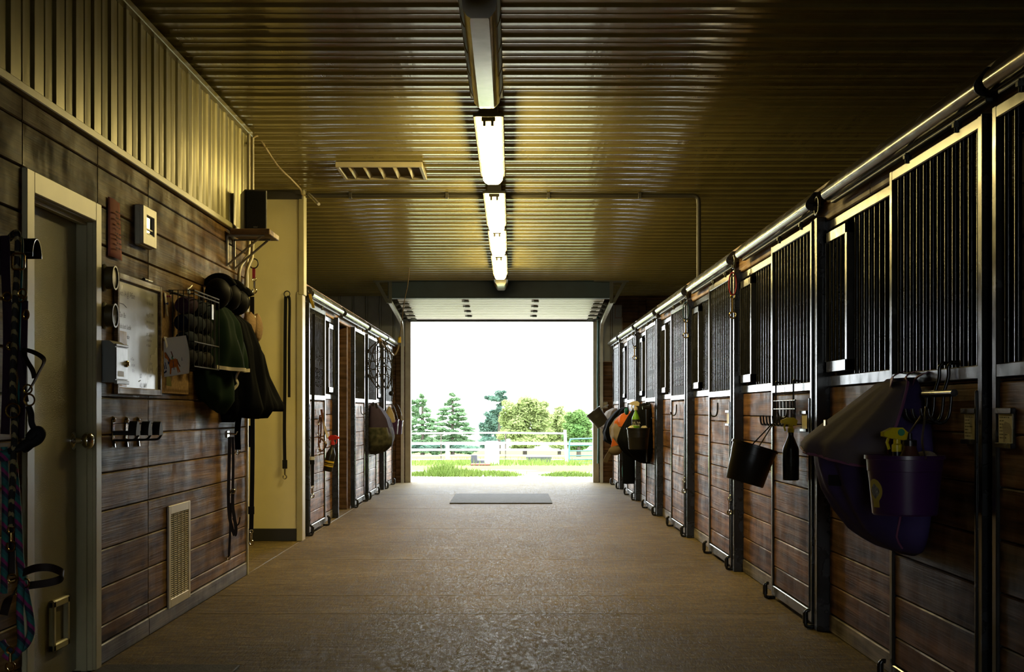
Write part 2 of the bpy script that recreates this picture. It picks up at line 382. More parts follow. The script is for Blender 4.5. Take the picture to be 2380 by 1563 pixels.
def concrete():
    m = bpy.data.materials.new('broomed_concrete'); m.use_nodes = True
    nt = m.node_tree; b = nt.nodes['Principled BSDF']; L = nt.links
    tc = _n(nt, 'ShaderNodeTexCoord')
    def noise(sc, stretch, det=6, rough=0.6):
        mp = _n(nt, 'ShaderNodeMapping'); mp.inputs['Scale'].default_value = stretch; L.new(tc.outputs['Object'], mp.inputs['Vector'])
        n = _n(nt, 'ShaderNodeTexNoise'); n.inputs['Scale'].default_value = sc; n.inputs['Detail'].default_value = det; n.inputs['Roughness'].default_value = rough
        L.new(mp.outputs[0], n.inputs['Vector']); return n
    big = noise(0.9, (1, 0.7, 1)); streak = noise(5, (1.0, 3.2, 1), 7, 0.72); fine = noise(62, (1.0, 0.24, 1), 5, 0.75); dust = noise(1.7, (1, 1, 1), 9, 0.7)
    cr = _n(nt, 'ShaderNodeValToRGB'); e = cr.color_ramp.elements
    e[0].position = 0.38; e[0].color = (0.075, 0.053, 0.022, 1); e[1].position = 0.64; e[1].color = (0.195, 0.145, 0.068, 1)
    a = _n(nt, 'ShaderNodeMath', operation='MULTIPLY_ADD'); a.inputs[1].default_value = 0.35; L.new(big.outputs[0], a.inputs[0])
    s2 = _n(nt, 'ShaderNodeMath', operation='MULTIPLY'); s2.inputs[1].default_value = 0.65; L.new(streak.outputs[0], s2.inputs[0]); L.new(s2.outputs[0], a.inputs[2])
    L.new(a.outputs[0], cr.inputs[0])
    # dirt blotches
    dr = _n(nt, 'ShaderNodeMapRange'); dr.inputs[1].default_value = 0.56; dr.inputs[2].default_value = 0.72; dr.inputs[3].default_value = 0; dr.inputs[4].default_value = 0.35; L.new(dust.outputs[0], dr.inputs[0])
    mx = _n(nt, 'ShaderNodeMix', data_type='RGBA'); L.new(dr.outputs[0], mx.inputs['Factor']); L.new(cr.outputs[0], mx.inputs['A']); mx.inputs['B'].default_value = (0.05, 0.036, 0.015, 1)
    fs = _n(nt, 'ShaderNodeMapRange'); fs.inputs[1].default_value = 0.36; fs.inputs[2].default_value = 0.64; fs.inputs[3].default_value = 0.5; fs.inputs[4].default_value = 1.6; L.new(fine.outputs[0], fs.inputs[0])
    vs2 = _n(nt, 'ShaderNodeVectorMath', operation='SCALE'); L.new(mx.outputs['Result'], vs2.inputs[0]); L.new(fs.outputs[0], vs2.inputs['Scale'])
    # pale scuffs left by hooves and tyres
    sc_ = noise(2.6, (0.5, 1.3, 1), 10, 0.78); s3 = _n(nt, 'ShaderNodeMapRange'); s3.inputs[1].default_value = 0.54; s3.inputs[2].default_value = 0.68; s3.inputs[3].default_value = 0; s3.inputs[4].default_value = 0.45; L.new(sc_.outputs[0], s3.inputs[0])
    m3 = _n(nt, 'ShaderNodeMix', data_type='RGBA'); L.new(s3.outputs[0], m3.inputs['Factor']); L.new(vs2.outputs[0], m3.inputs['A']); m3.inputs['B'].default_value = (0.29, 0.235, 0.135, 1)
    L.new(m3.outputs['Result'], b.inputs['Base Color'])
    rr = _n(nt, 'ShaderNodeMapRange'); rr.inputs[1].default_value = 0.35; rr.inputs[2].default_value = 0.65; rr.inputs[3].default_value = 0.42; rr.inputs[4].default_value = 0.8
    L.new(fine.outputs[0], rr.inputs[0]); L.new(rr.outputs[0], b.inputs['Roughness']); b.inputs['Specular IOR Level'].default_value = 0.04
    h = _n(nt, 'ShaderNodeMath', operation='MULTIPLY_ADD'); h.inputs[1].default_value = 0.5; L.new(fine.outputs[0], h.inputs[0]); L.new(streak.outputs[0], h.inputs[2])
    bp = _n(nt, 'ShaderNodeBump'); bp.inputs['Strength'].default_value = 0.75; bp.inputs['Distance'].default_value = 0.02; L.new(h.outputs[0], bp.inputs['Height']); L.new(bp.outputs[0], b.inputs['Normal'])
    return m
M_CONC = concrete()

YF = 25.45      # far wall
YB = -6.0       # wall behind the camera
OPL, OPR, OPZ = -1.694, 1.382, 2.72   # big doorway
def ceilz(Y): return 3.275-0.008*(Y-11)

# floor: slabs parted by shallow joints
fl = MB()
ys = [YB, -2.0, 2.2, 5.6, 8.92, 9.8, 12.2, 15.4, 18.6, 21.8, YF+1.3]
xs_ = [-6.1, -1.945, 5.4]
for i in range(len(ys)-1):
    for j in range(2):
        fl.box(xs_[j]+0.003, xs_[j+1]-0.003, ys[i]+0.003, ys[i+1]-0.003, -0.16, 0.0, 0.004)
fl.box(-6.1, 5.4, YB, YF+1.3, -0.2, -0.012)
structure(fl.build('floor', M_CONC, smooth=0), 'tan broom-finished concrete aisle floor with joints')

# ceiling: ribbed steel sheets, ribs across the aisle
prof = [(0, 0), (.08, .002), (.088, .0065), (.106, .006), (.112, .0035), (.19, .0055), (.204, .016), (.210, .0195), (.264, .0181), (.272, .0135), (.284, 0)]
def ribs(p0, period, y0, y1):
    out = []; k = math.floor((y0-p0)/period)
    while p0+k*period < y1:
        for dy, dz in prof:
            y = p0+k*period+dy*period/0.3
            if y0 <= y <= y1: out.append((y, dz))
        k += 1
    return out
ce = MB(); pts = ribs(7.776-0.237, 0.3015, YB, YF+0.1); o = 0
for y, dz in pts:
    z = ceilz(y)-dz
    ce.v += [V((-6.1, y, z)), V((5.4, y, z))]
for i in range(len(pts)-1): ce.face([2*i, 2*i+1, 2*i+3, 2*i+2])
n0 = len(ce.v)
ce.add([(-6.1, YB, 3.6), (5.4, YB, 3.6), (5.4, YF+.1, 3.6), (-6.1, YF+.1, 3.6)], [(0, 1, 2, 3)])
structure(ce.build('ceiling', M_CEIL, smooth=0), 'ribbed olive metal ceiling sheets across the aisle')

# left wall: boards below, ribbed metal siding above
DY0, DY1, DZ1 = 6.07, 6.97, 2.08        # door opening
YE = 11.05                              # where the left wall ends
wl = MB()
seams = [2.4, 8.05]
boards(wl, XL, -0.03, YB, 5.975, 0.1, 2.46, seams=seams)
boards(wl, XL, -0.03, 7.065, YE-0.02, 0.1, 2.46, seams=seams)
boards(wl, XL, -0.03, 5.978, 7.062, 2.165, 2.46)
w = wl.build('wall_left', M_WOODL, smooth=0); structure(w, 'brown board wall with ribbed cream siding above')
core = MB(); 
core.box(-2.13, XL-0.032, YB, DY0-0.02, 0, 3.45); core.box(-2.13, XL-0.032, DY1+0.02, YE-0.005, 0, 3.45); core.box(-2.13, XL-0.032, DY0-0.02, DY1+0.02, DZ1+0.02, 3.45)
core.build('wall_core', M_CEILW, parent=w, smooth=0)
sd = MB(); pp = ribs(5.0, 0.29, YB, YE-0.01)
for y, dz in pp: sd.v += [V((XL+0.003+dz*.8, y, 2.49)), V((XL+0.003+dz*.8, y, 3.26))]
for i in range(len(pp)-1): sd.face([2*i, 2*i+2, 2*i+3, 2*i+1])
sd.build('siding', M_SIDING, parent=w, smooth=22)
tr = MB()
tr.box(XL-0.01, XL+0.03, YB, YE, 2.455, 2.492, .004)
structure(tr.build('trim_1', M_CREAM, smooth=0), 'cream metal ledge trim between boards and siding')
tr = MB(); tr.box(XL-0.01, XL+0.045, YB, YE, 3.215, 3.252, .004)
structure(tr.build('trim_2', M_SIDING, smooth=0), 'cream trim where siding meets ceiling')
tr = MB(); tr.box(XL-0.04, XL+0.012, YE-0.02, YE+0.012, 0, 3.25, .003); tr.box(-2.14, XL-0.03, YE-0.01, YE+0.012, 0, 3.25, .003)
structure(tr.build('trim_3', M_CREAM, smooth=0), 'cream corner trim at the end of the board wall')
bb = MB(); boards(bb, XL+0.006, -0.03, YB, 5.975, 0.0, 0.098, seams=seams, h=0.2); boards(bb, XL+0.006, -0.03, 7.065, YE-0.02, 0.0, 0.098, seams=seams, h=0.2)
structure(bb.build('baseboard_left', M_GREYW, smooth=0), 'weathered grey base board along the brown board wall')

# door in the left wall
dr = thing('door_1', 'cream stippled metal door with round knob in the left wall', None, (XL, 6.52, 0)); dr['kind'] = 'structure'
c = MB()
c.box(XL-0.005, XL+0.02, DY0-0.095, DY0, 0, DZ1+0.09, .004); c.box(XL-0.005, XL+0.02, DY1, DY1+0.092, 0, DZ1+0.09, .004); c.box(XL-0.005, XL+0.02, DY0, DY1, DZ1, DZ1+0.09, .004)
c.box(-2.13, XL+0.004, DY0-0.02, DY0+0.006, 0, DZ1+.01); c.box(-2.13, XL+0.004, DY1-0.006, DY1+0.02, 0, DZ1+.01); c.box(-2.13, XL+0.004, DY0, DY1, DZ1-.006, DZ1+.02)
c.box(XL-0.045, XL-0.02, DY1-0.02, DY1-.004, 0, DZ1); c.box(XL-0.045, XL-0.02, DY0, DY1, DZ1-0.02, DZ1-.004)
c.build('door_frame', M_CREAM, parent=dr, smooth=0)
c = MB(); c.box(-2.055, -2.01, DY0+0.008, DY1-0.012, 0.008, DZ1-0.01, .002); c.build('door_leaf', M_DOORP, parent=dr, smooth=0)
c = MB(); kp = (-2.01, 6.905, 1.066)
c.lathe([(0.042, 0), (0.042, .005), (0.032, .012), (0.015, .017), (0.014, .040), (0.026, .047), (0.037, .060), (0.039, .073), (0.033, .087), (0.020, .094), (0.0001, .096)], kp, axis=(1, 0, 0), n=24)
c.build('door_knob', M_CHROME, parent=dr, smooth=60)
c = MB()   # recessed pull near the foot of the door
y0, y1, z0, z1 = 6.54, 6.78, 0.15, 0.375
for a in ((y0, y0+.035, z0, z1), (y1-.035, y1, z0, z1), (y0, y1, z0, z0+.035), (y0, y1, z1-.035, z1)): c.box(-2.012, -1.985, a[0], a[1], a[2], a[3], .006)
c.build('recessed_pull', M_CREAM, parent=dr, smooth=0)
c = MB(); c.box(-2.0105, -2.006, y0+.02, y1-.02, z0+.02, z1-.02); c.build('pull_recess', mat('dull_cream', (0.24, 0.22, 0.13), rough=.6), parent=dr, smooth=0)

# the passage behind the end of the board wall
c = MB(); c.box(-6.1, XL-0.012, 13.95, 14.1, 0.0, 3.32); wp = c.build('wall_passage', M_CEILW, smooth=0); structure(wp, 'smooth cream wall facing the camera beyond the passage')
c = MB(); c.box(-1.985, -1.93, 13.925, 14.12, 0.0, 2.31, .004); c.box(-1.965, -1.915, 13.92, 14.1, 2.28, 3.26, .004); structure(c.build('trim_4', M_CREAM, smooth=0), 'cream corner trim on the passage wall')
c = MB(); c.box(-6.1, -1.985, 13.93, 13.95, 0.0, 0.115, .003); structure(c.build('baseboard_passage', M_RUBBER, smooth=0), 'black rubber base on the cream passage wall')
c = MB(); c.box(-6.1, -1.93, 13.91, 13.96, 3.165, 3.26, .003); structure(c.build('trim_5', M_PIPE, smooth=0), 'dark trim along the top of the passage wall')
# outer walls, mostly out of sight
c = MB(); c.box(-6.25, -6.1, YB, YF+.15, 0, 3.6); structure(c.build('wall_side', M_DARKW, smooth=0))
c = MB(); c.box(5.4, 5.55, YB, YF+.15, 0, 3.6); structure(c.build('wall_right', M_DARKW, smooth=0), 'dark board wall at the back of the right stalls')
c = MB(); boards(c, YB, -.05, -6.1, -.7, 0, 3.6, axis='X'); boards(c, YB, -.05, .4, 5.4, 0, 3.6, axis='X'); boards(c, YB, -.05, -.7, .4, 2.4, 3.6, axis='X'); structure(c.build('wall_back', M_WOODX, smooth=0))  # opening added in this unseen wall so daylight fills camera-facing surfaces
c = MB(); c.box(-6.1, -2.13, YB, YE-.005, 0, 3.6); structure(c.build('wall_tack_room', M_CEILW, smooth=0))

# far wall with the big doorway
c = MB()
boards(c, YF, 0.03, -6.1, OPL-0.09, 0, 2.3, axis='X', zoff=.0); boards(c, YF, 0.03, OPR+0.10, 5.4, 0, 3.6, axis='X', h=0.181)
wf = c.build('wall_far', M_WOODX, smooth=0); structure(wf, 'dark board and siding wall around the bright doorway')
c = MB(); c.box(-6.1, OPL-.01, YF+.031, YF+.15, 0, 3.6); c.box(OPR+.01, 5.4, YF+.031, YF+.15, 0, 3.6); c.box(OPL-.01, OPR+.01, YF+.031, YF+.15, OPZ, 3.6); c.build('wall_core', M_GREYSID, parent=wf, smooth=0)
def vrib(mb, x0, x1, z0, z1, y, period=0.23, d=0.02):
    x = x0
    while x < x1:
        w = min(period*.82, x1-x); mb.box(x, x+w, y-0.004, y+0.03, z0, z1)
        if x+period < x1: mb.box(x+period*.86, x+period*.96, y-d, y+0.03, z0, z1, .006)
        x += period
c = MB(); vrib(c, -6.1, OPL-.09, 2.3, 3.22, YF-.002); vrib(c, OPL-.09, OPR+.1, OPZ+.05, 3.22, YF); vrib(c, OPR+.1, 1.87, 2.05, 3.0, YF-.012); c.build('siding', M_GREYSID, parent=wf, smooth=0)
c = MB(); c.box(1.87, 1.885, YF-.03, YF, 2.2, 2.78); c.box(1.75, 1.885, YF-.03, YF, 2.775, 2.79); c.box(1.75, 1.765, YF-.03, YF, 2.78, 3.0); c.box(1.43, 1.87, YF-.03, YF, 2.035, 2.05)
c.build('edge_trim', mat('pinkish_trim', (0.35, 0.26, 0.22), rough=.5), parent=wf, smooth=0)
c = MB(); c.box(OPL-.095, OPL, YF-.05, YF+.15, 0, OPZ+.02, .004); c.box(OPR, OPR+.1, YF-.05, YF+.15, 0, OPZ+.02, .004); c.box(OPL-.02, OPR+.02, YF+.06, YF+.15, OPZ, OPZ+.1, .004)
structure(c.build('trim_6', mat('doorway_jamb', (0.36, 0.33, 0.27), rough=.45, var=.15), smooth=0), 'pale jamb boards of the big doorway')
# posts beside the doorway on the far wall
c = MB(); c.box(OPL-.25, OPL-.095, YF-.06, YF-.002, 0, 2.3, .004); structure(c.build('trim_7', M_WOODX, smooth=0), 'dark brown post boards left of the big doorway')
c = MB(); c.box(2.15, 2.27, YF-.08, YF-.002, 0, 3.2, .004); structure(c.build('trim_8', M_WOODX, smooth=0), 'dark brown post on the far wall right of the doorway')
# dark steel header beam in front of the raised door
c = MB(); c.box(-1.86, 1.51, 22.72, 22.78, 2.915, 3.165, .006); c.box(-1.86, 1.51, 22.66, 22.84, 2.905, 2.925, .004); c.box(-1.86, 1.51, 22.66, 22.84, 3.16, 3.18, .004)
structure(c.build('trim_9', mat('blue_black_beam', (0.016, 0.045, 0.09), rough=.5), smooth=0), 'blue-black header beam under the far ceiling')

# ---------- raised sectional door, tracks, hangers ----------
og = thing('overhead_door', 'white sectional garage door raised flat above the bright doorway', 'garage door', (-.155, 24.2, 2.75))
c = MB(); ya, yb, za, zb = 22.9, 25.36, 2.905, 2.745
npan = 4
for i in range(npan):
    p = i/npan; q = (i+1)/npan-0.004
    # each section carries shallow pressed ridges
    N = 3
    for k in range(N):
        u0 = p+(q-p)*k/N; u1 = p+(q-p)*(k+.82)/N; u2 = p+(q-p)*(k+1)/N
        def P(u, x, dz): return V((x, ya+(yb-ya)*u, za+(zb-za)*u+dz))
        c.prism([P(u0, -1.73, 0), P(u1, -1.73, 0), P(u1, -1.73, .04), P(u0, -1.73, .04)], (3.15, 0, 0))
        c.prism([P(u1, -1.73, .003), P(u2, -1.73, .003), P(u2, -1.73, .04), P(u1, -1.73, .04)], (3.15, 0, 0))
c.build('door_section', M_WHITE, parent=og, smooth=0)
c = MB()
for x in (-.70, .37):
    for i in range(4):
        u = .08+.24*i; y = ya+(yb-ya)*u; z = za+(zb-za)*u
        c.box(x-.055, x+.055, y-.03, y+.03, z-.012, z); c.box(x-.02, x+.05, y-.1, y+.0, z-.02, z); c.box(x-.055, x+.03, y-.12, y-.09, z-.014, z)
c.build('hinge', M_STEELD, parent=og, smooth=0)
c = MB(); c.box(-1.73, 1.42, yb-.01, yb+.03, zb-.03, zb+.04, .006); c.build('bottom_seal', M_RUBBER, parent=og, smooth=0)
for s_ in (-1, 1):
    xx = -1.73 if s_ < 0 else 1.42
    c = MB()
    for i in range(5):
        u = .12+.19*i; y = ya+(yb-ya)*u; z = za+(zb-za)*u-.03
        c.tube([(xx-s_*.16, y, z), (xx+s_*.06, y, z)], .011, 6); c.tube([(xx+s_*.02, y, z), (xx+s_*.055, y, z)], .024, 10); c.box(xx-s_*.14, xx-s_*.06, y-.03, y+.03, z-.01, z+.02)
    c.build('roller_bracket', M_STEELD, parent=og, smooth=40)
    # track
    t = thing('door_track', ('curved steel track of the raised door, doorway left side' if s_ < 0 else 'curved steel track of the raised door, doorway right side'), 'track', (xx+s_*.09, 25.3, 0), group=None)
    c = MB(); xt = xx+s_*.10
    path = [(xt, 25.35, 0.0), (xt, 25.35, 1.2), (xt, 25.35, 2.35)]+[(xt, 25.35-.32*(1-math.cos(a)), 2.35+.34*math.sin(a)) for a in (.3, .6, .9, 1.2, 1.45)]+[(xt, 24.2, 2.76), (xt, 22.75, 2.86)]
    c.strap(path, .05, .05, (1, 0, 0)); c.build('track_rail', mat('pale_track', (.5, .49, .42), rough=.35, metal=.5), parent=t, smooth=30)
    h = thing('track_hanger', ('black perforated angle-iron hanger left of the header beam' if s_ < 0 else 'black perforated angle-iron hanger right of the header beam'), 'bracket', (xt, 22.7, 2.8))
    c = MB(); yy = 22.55
    c.strap([(xt-s_*.02, yy, 3.17), (xt-s_*.02, yy, 2.82)], .05, .02, (1, 0, 0)); c.strap([(xt+s_*.20, yy, 3.17), (xt+s_*.01, yy, 2.83)], .05, .02, (1, 0, 0)); c.strap([(xt+s_*.24, yy, 3.165), (xt-s_*.28, yy, 3.165)], .03, .045, (0, 1, 0))
    c.build('angle_iron', M_STEELD, parent=h, smooth=0)
# ---------- stall fronts and sliding doors ----------
ZM0, ZM1 = 1.315, 1.365          # middle rail
ZT0, ZT1 = 2.205, 2.25           # top rail of a door
DW = 1.30                        # door width
def sx(side, d):                 # d: from the aisle face into the stall
    return XR+d if side > 0 else XL-d
def bx(mb, side, d0, d1, y0, y1, z0, z1, b=0): mb.box(sx(side, d0), sx(side, d1), y0, y1, z0, z1, b)
def copy_parts(src, dst, delta):
    for ch in src:
        c = ch.copy(); COL.objects.link(c); c.parent = dst; WLOC[c] = WLOC[dst]
def stall_door(side, y0, label, hook=True, w=DW):
    y1 = y0+w
    t = thing('stall_door', label, 'door', (sx(side, .02), (y0+y1)/2, 0), group='sliding stall doors')
    f = MB()
    bx(f, side, 0, .055, y0, y0+.05, .03, ZT1, .004); bx(f, side, 0, .05, y1-.045, y1, .03, ZT1, .004)
    bx(f, side, .001, .049, y0+.04, y1-.04, ZM0, ZM1, .004); bx(f, side, .001, .049, y0+.04, y1-.04, ZT0, ZT1-.002, .004)
    bx(f, side, .001, .049, y0+.04, y1-.04, .032, .095, .004)
    f.build('frame', M_GALV, parent=t, smooth=0)
    b = MB(); boards(b, sx(side, .012), .03 if side > 0 else -.03, y0+.05, y1-.045, .096, ZM0, zoff=.096-.06); b.build('board_panel', M_WOODD, parent=t, smooth=0)
    r = MB(); bx(r, side, -.004, .058, y0-.012, y0+.001, .03, ZT1, .002); bx(r, side, -.006, .01, y0+.052, y0+.068, .09, ZM0-.04, .003); r.build('edge_channel', M_BLACK, parent=t, smooth=0)
    n = 12; first = None
    for i in range(n):
        y = y0+.05+(w-.095)*(i+.5)/n
        if first is None:
            q = MB(); q.tube([(sx(side, .025), y, ZM1-.005), (sx(side, .025), y, ZT0+.005)], .0125, 10); first = q.build('bar', M_BLACK, parent=t, smooth=60); yf = y
        else:
            o = first.copy(); COL.objects.link(o); o.parent = t; o.location = (0, y-yf, 0); WLOC[o] = WLOC[t]
    for yy in (y0+.3, y1-.3):
        q = MB(); q.tube([(sx(side, .0), yy, ZT1-.01), (sx(side, -.0), yy, ZT1+.034)], .010, 8); q.tube([(sx(side, .0), yy, ZT1+.008), (sx(side, 0), yy, ZT1+.024)], .018, 6)
        q.build('hanger_bolt', M_STEELD, parent=t, smooth=50)
    if hook:
        q = MB(); ym = y0+w*.5
        s_ = -1 if side > 0 else 1
        q.tube(smoothpath([(sx(side, -.012), ym, 1.27), (sx(side, -.014), ym, 1.2), (sx(side, -.014)+s_*.012, ym+.01, 1.165), (sx(side, -.014)+s_*.04, ym+.04, 1.165), (sx(side, -.014)+s_*.05, ym+.05, 1.195)], 5), .006, 8)
        q.build('blanket_hook', M_BLACK, parent=t, smooth=60)
    return t
def stall_front(side, y0, y1, label, feed=True, post=True):
    """fixed front between a door and the post at y1"""
    t = thing('stall_front', label, 'stall front', (sx(side, .09), (y0+y1)/2, 0), group='fixed stall fronts')
    d = .065
    f = MB(); bx(f, side, d, d+.05, y0, y1, 1.335, 1.392, .004); f.build('grille_sill', M_GALV, parent=t, smooth=0)
    f = MB(); bx(f, side, d, d+.05, y0, y1, 2.185, 2.235, .004); f.build('top_rail', M_GALV, parent=t, smooth=0)
    b = MB(); boards(b, sx(side, d+.01), .03 if side > 0 else -.03, y0, y1-.05, .1, 1.335, zoff=.1-.02); b.build('board_panel', M_WOODD, parent=t, smooth=0)
    b = MB(); boards(b, sx(side, d+.006), .03 if side > 0 else -.03, y0, y1-.05, .0, .098, h=.2); b.build('base_board', M_GREYW, parent=t, smooth=0)
    yb = y1-.62 if feed else y1-.05
    n = max(2, round((yb-y0)/.095)); first = None
    allb = [y0+.04+(yb-y0-.05)*i/(n-1) for i in range(n)]
    for y in allb:
        if first is None:
            q = MB(); q.tube([(sx(side, d+.025), y, 1.387), (sx(side, d+.025), y, 2.19)], .0125, 10); first = q.build('bar', M_BLACK, parent=t, smooth=60); yf = y
        else:
            o = first.copy(); COL.objects.link(o); o.parent = t; o.location = (0, y-yf, 0); WLOC[o] = WLOC[t]
    if feed:
        fa, fb, z0, z1 = y1-.60, y1-.06, 1.41, 2.165
        q = MB(); w = .045
        bx(q, side, d-.02, d+.02, fa, fa+w, z0, z1, .003); bx(q, side, d-.02, d+.02, fb-w, fb, z0, z1, .003); bx(q, side, d-.02, d+.02, fa, fb, z0, z0+.06, .003); bx(q, side, d-.02, d+.02, fa, fb, z1-.055, z1, .003)
        fd = q.build('feed_door', M_GALV, parent=t, smooth=0)
        g = MB()
        for i in range(5):
            y = fa+w+(fb-fa-2*w)*(i+.5)/5; g.tube([(sx(side, d), y, z0+.05), (sx(side, d), y, z1-.05)], .012, 8)
        g.build('bars', M_BLACK, parent=fd, smooth=60)
    if post:
        q = MB(); bx(q, side, .006, .10, y1-.045, y1+.03, 0, 2.26, .004); q.build('post', M_BLACK, parent=t, smooth=0)
    return t
def track_hood(side, y0, y1, label):
    t = thing('track_hood', label, 'rail cover', (sx(side, .0), (y0+y1)/2, 2.29), group='sliding door rail covers')
    def pr(d0, z): return (sx(side, d0), y0, z)
    f = MB(); prof_ = [(.055, 2.405), (.002, 2.405), (-.038, 2.356), (-.043, 2.346), (-.045, 2.336), (-.044, 2.326), (-.039, 2.316), (-.031, 2.308), (-.020, 2.303), (.0, 2.301), (.0, 2.325), (.055, 2.325)]
    f.prism([pr(a, b) for a, b in prof_], (0, y1-y0, 0)); f.build('hood', M_TRACK, parent=t, smooth=32)
    f = MB(); bx(f, side, .004, .03, y0+.01, y1-.01, 2.286, 2.302, .003); f.build('rail', M_STEELD, parent=t, smooth=0)
    f = MB(); f.prism([(sx(side, a), y0-.012, b) for a, b in prof_], (0, .011, 0)); f.build('end_cap', M_BLACK, parent=t, smooth=0)
    return t
GUIDE = {}
def roller_guide(side, y, label):
    if side not in GUIDE:
        t = thing('floor_guide', label, 'door guide', (sx(side, -.02), y, 0), group='roller guides on the floor')
        q = MB(); x = sx(side, -.035); xi = sx(side, .03)
        q.tube(smoothpath([(xi, y, .012), (x+(.012 if side > 0 else -.012), y, .012), (x, y, .03), (x, y, .085), (x+(.01 if side > 0 else -.01), y, .1), (sx(side, -.012), y, .1)], 4), .011, 8)
        q.build('bracket', M_BLACK, parent=t, smooth=60)
        q = MB(); q.tube([(x, y, .03), (x, y, .09)], .015, 10); q.build('roller', M_BLACK, parent=t, smooth=60)
        GUIDE[side] = (t, y); return t
    t, y00 = GUIDE[side]
    return copy_tree(t, (0, y-y00, 0), label)
ORD = ['nearest', 'second', 'third', 'fourth', 'fifth', 'sixth', 'seventh']
posts_r = [8.25, 11.3, 14.3, 17.25, 20.2, 23.2]
door_note = ['with purple blanket and hook rack', 'with black tack rack on it', 'with bare hook and white card', 'with bare hook, beyond the card door', 'behind the black tub and green bottle', 'behind the orange bag and rugs', 'nearest the bright doorway']
doors_r = [5.31]+[p+.065 for p in posts_r]
stall_door(1, 5.20-DW, 'sliding stall door cut off at the photo edge, papers card beside its stile', hook=False)
for i, y in enumerate(doors_r):
    stall_door(1, y, 'right-hand sliding stall door %s' % door_note[i], hook=(i in (1, 2, 3)))
front_note = ['beyond the purple blanket door', 'behind the tilted black bucket', 'beside the third door', 'between bare-hook doors', 'beside the black tub', 'behind the orange bag', 'against the far wall']
ends = posts_r+[25.38]
for i, y in enumerate(doors_r):
    stall_front(1, y+DW-.06, ends[i], 'fixed right stall front with feed opening, %s' % front_note[i], post=(i < 6))
track_hood(1, 2.6, 5.16, 'steel rail cover at the top right photo corner')
for i, y in enumerate(doors_r):
    y0 = y-.04; y1 = y0+2.58 if i < 6 else 25.3
    track_hood(1, y0, y1, 'steel rail cover over the right stall door, %s from the camera' % ['first', 'second', 'third', 'fourth', 'fifth', 'sixth', 'last'][i])
for i, y in enumerate(doors_r):
    for k, yy in enumerate((y+.0, y+DW+.02)):
        roller_guide(1, yy, 'floor guide, %s foot of right stall door %s' % (('near', 'far')[k], door_note[i]))
# left side, beyond the passage
left = [(14.45, 'with bridle and red-trigger bottle'), (18.68, 'slid open beyond the dark opening'), (20.42, 'behind the dark bag and net'), (23.3, 'nearest the bright doorway on the left')]
for y, note in left: stall_door(-1, y, 'left-hand sliding stall door %s' % note, hook=(y == 18.68))
for a, b, note in ((15.70, 17.0, 'beside the red-trigger bottle door'), (21.66, 23.1, 'behind the hanging net'), (24.54, 25.38, 'against the far wall, left')):
    stall_front(-1, a, b, 'fixed left stall front with feed opening, %s' % note, post=(b < 25))
for a, b, o in ((14.5, 17.1, 'first'), (17.4, 20.1, 'second'), (20.45, 23.2, 'third'), (23.45, 25.35, 'last')):
    track_hood(-1, a, b, 'steel rail cover over the left stall doors, %s from the camera' % o)
for y, note in left:
    for k, yy in enumerate((y+.0, y+DW+.02)):
        roller_guide(-1, yy, 'floor guide, %s foot of left stall door %s' % (('near', 'far')[k], note))
# header boards carrying the rails
def header(side, y0, y1, n, lab):
    c = MB(); boards(c, sx(side, .056), .04 if side > 0 else -.04, y0, y1, 2.238, 2.425, h=.4, zoff=2.2, seams=[y0+3.6*i+1.2 for i in range(8)])
    bx(c, side, .05, .10, y0, y1, 2.425, 2.44)
    structure(c.build('trim_%d' % n, M_HEAD, smooth=0), lab)
header(1, 2.4, YF-.02, 10, 'brown header board above the right stalls'); header(-1, 14.12, YF-.02, 11, 'brown header board above the left stalls')
# posts at the end of the left row, by the passage
c = MB(); bx(c, -1, .07, .2, 14.13, 14.4, 0, 2.24, .003); structure(c.build('trim_12', M_WOODX, smooth=0), 'brown end boards of the left stall row')
c = MB(); bx(c, -1, .07, .19, 18.42, 18.60, 0, 2.24, .003); bx(c, -1, .05, .09, 18.60, 18.68, 0, 2.24); structure(c.build('trim_13', M_WOODX, smooth=0), 'brown door post of the open left stall')
# dark partitions between stalls
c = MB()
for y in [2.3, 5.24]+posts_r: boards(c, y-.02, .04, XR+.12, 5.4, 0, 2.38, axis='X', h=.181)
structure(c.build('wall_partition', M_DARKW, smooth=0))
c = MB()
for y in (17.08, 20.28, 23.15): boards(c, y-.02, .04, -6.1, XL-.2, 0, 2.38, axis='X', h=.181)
structure(c.build('wall_partition', M_DARKW, smooth=0))
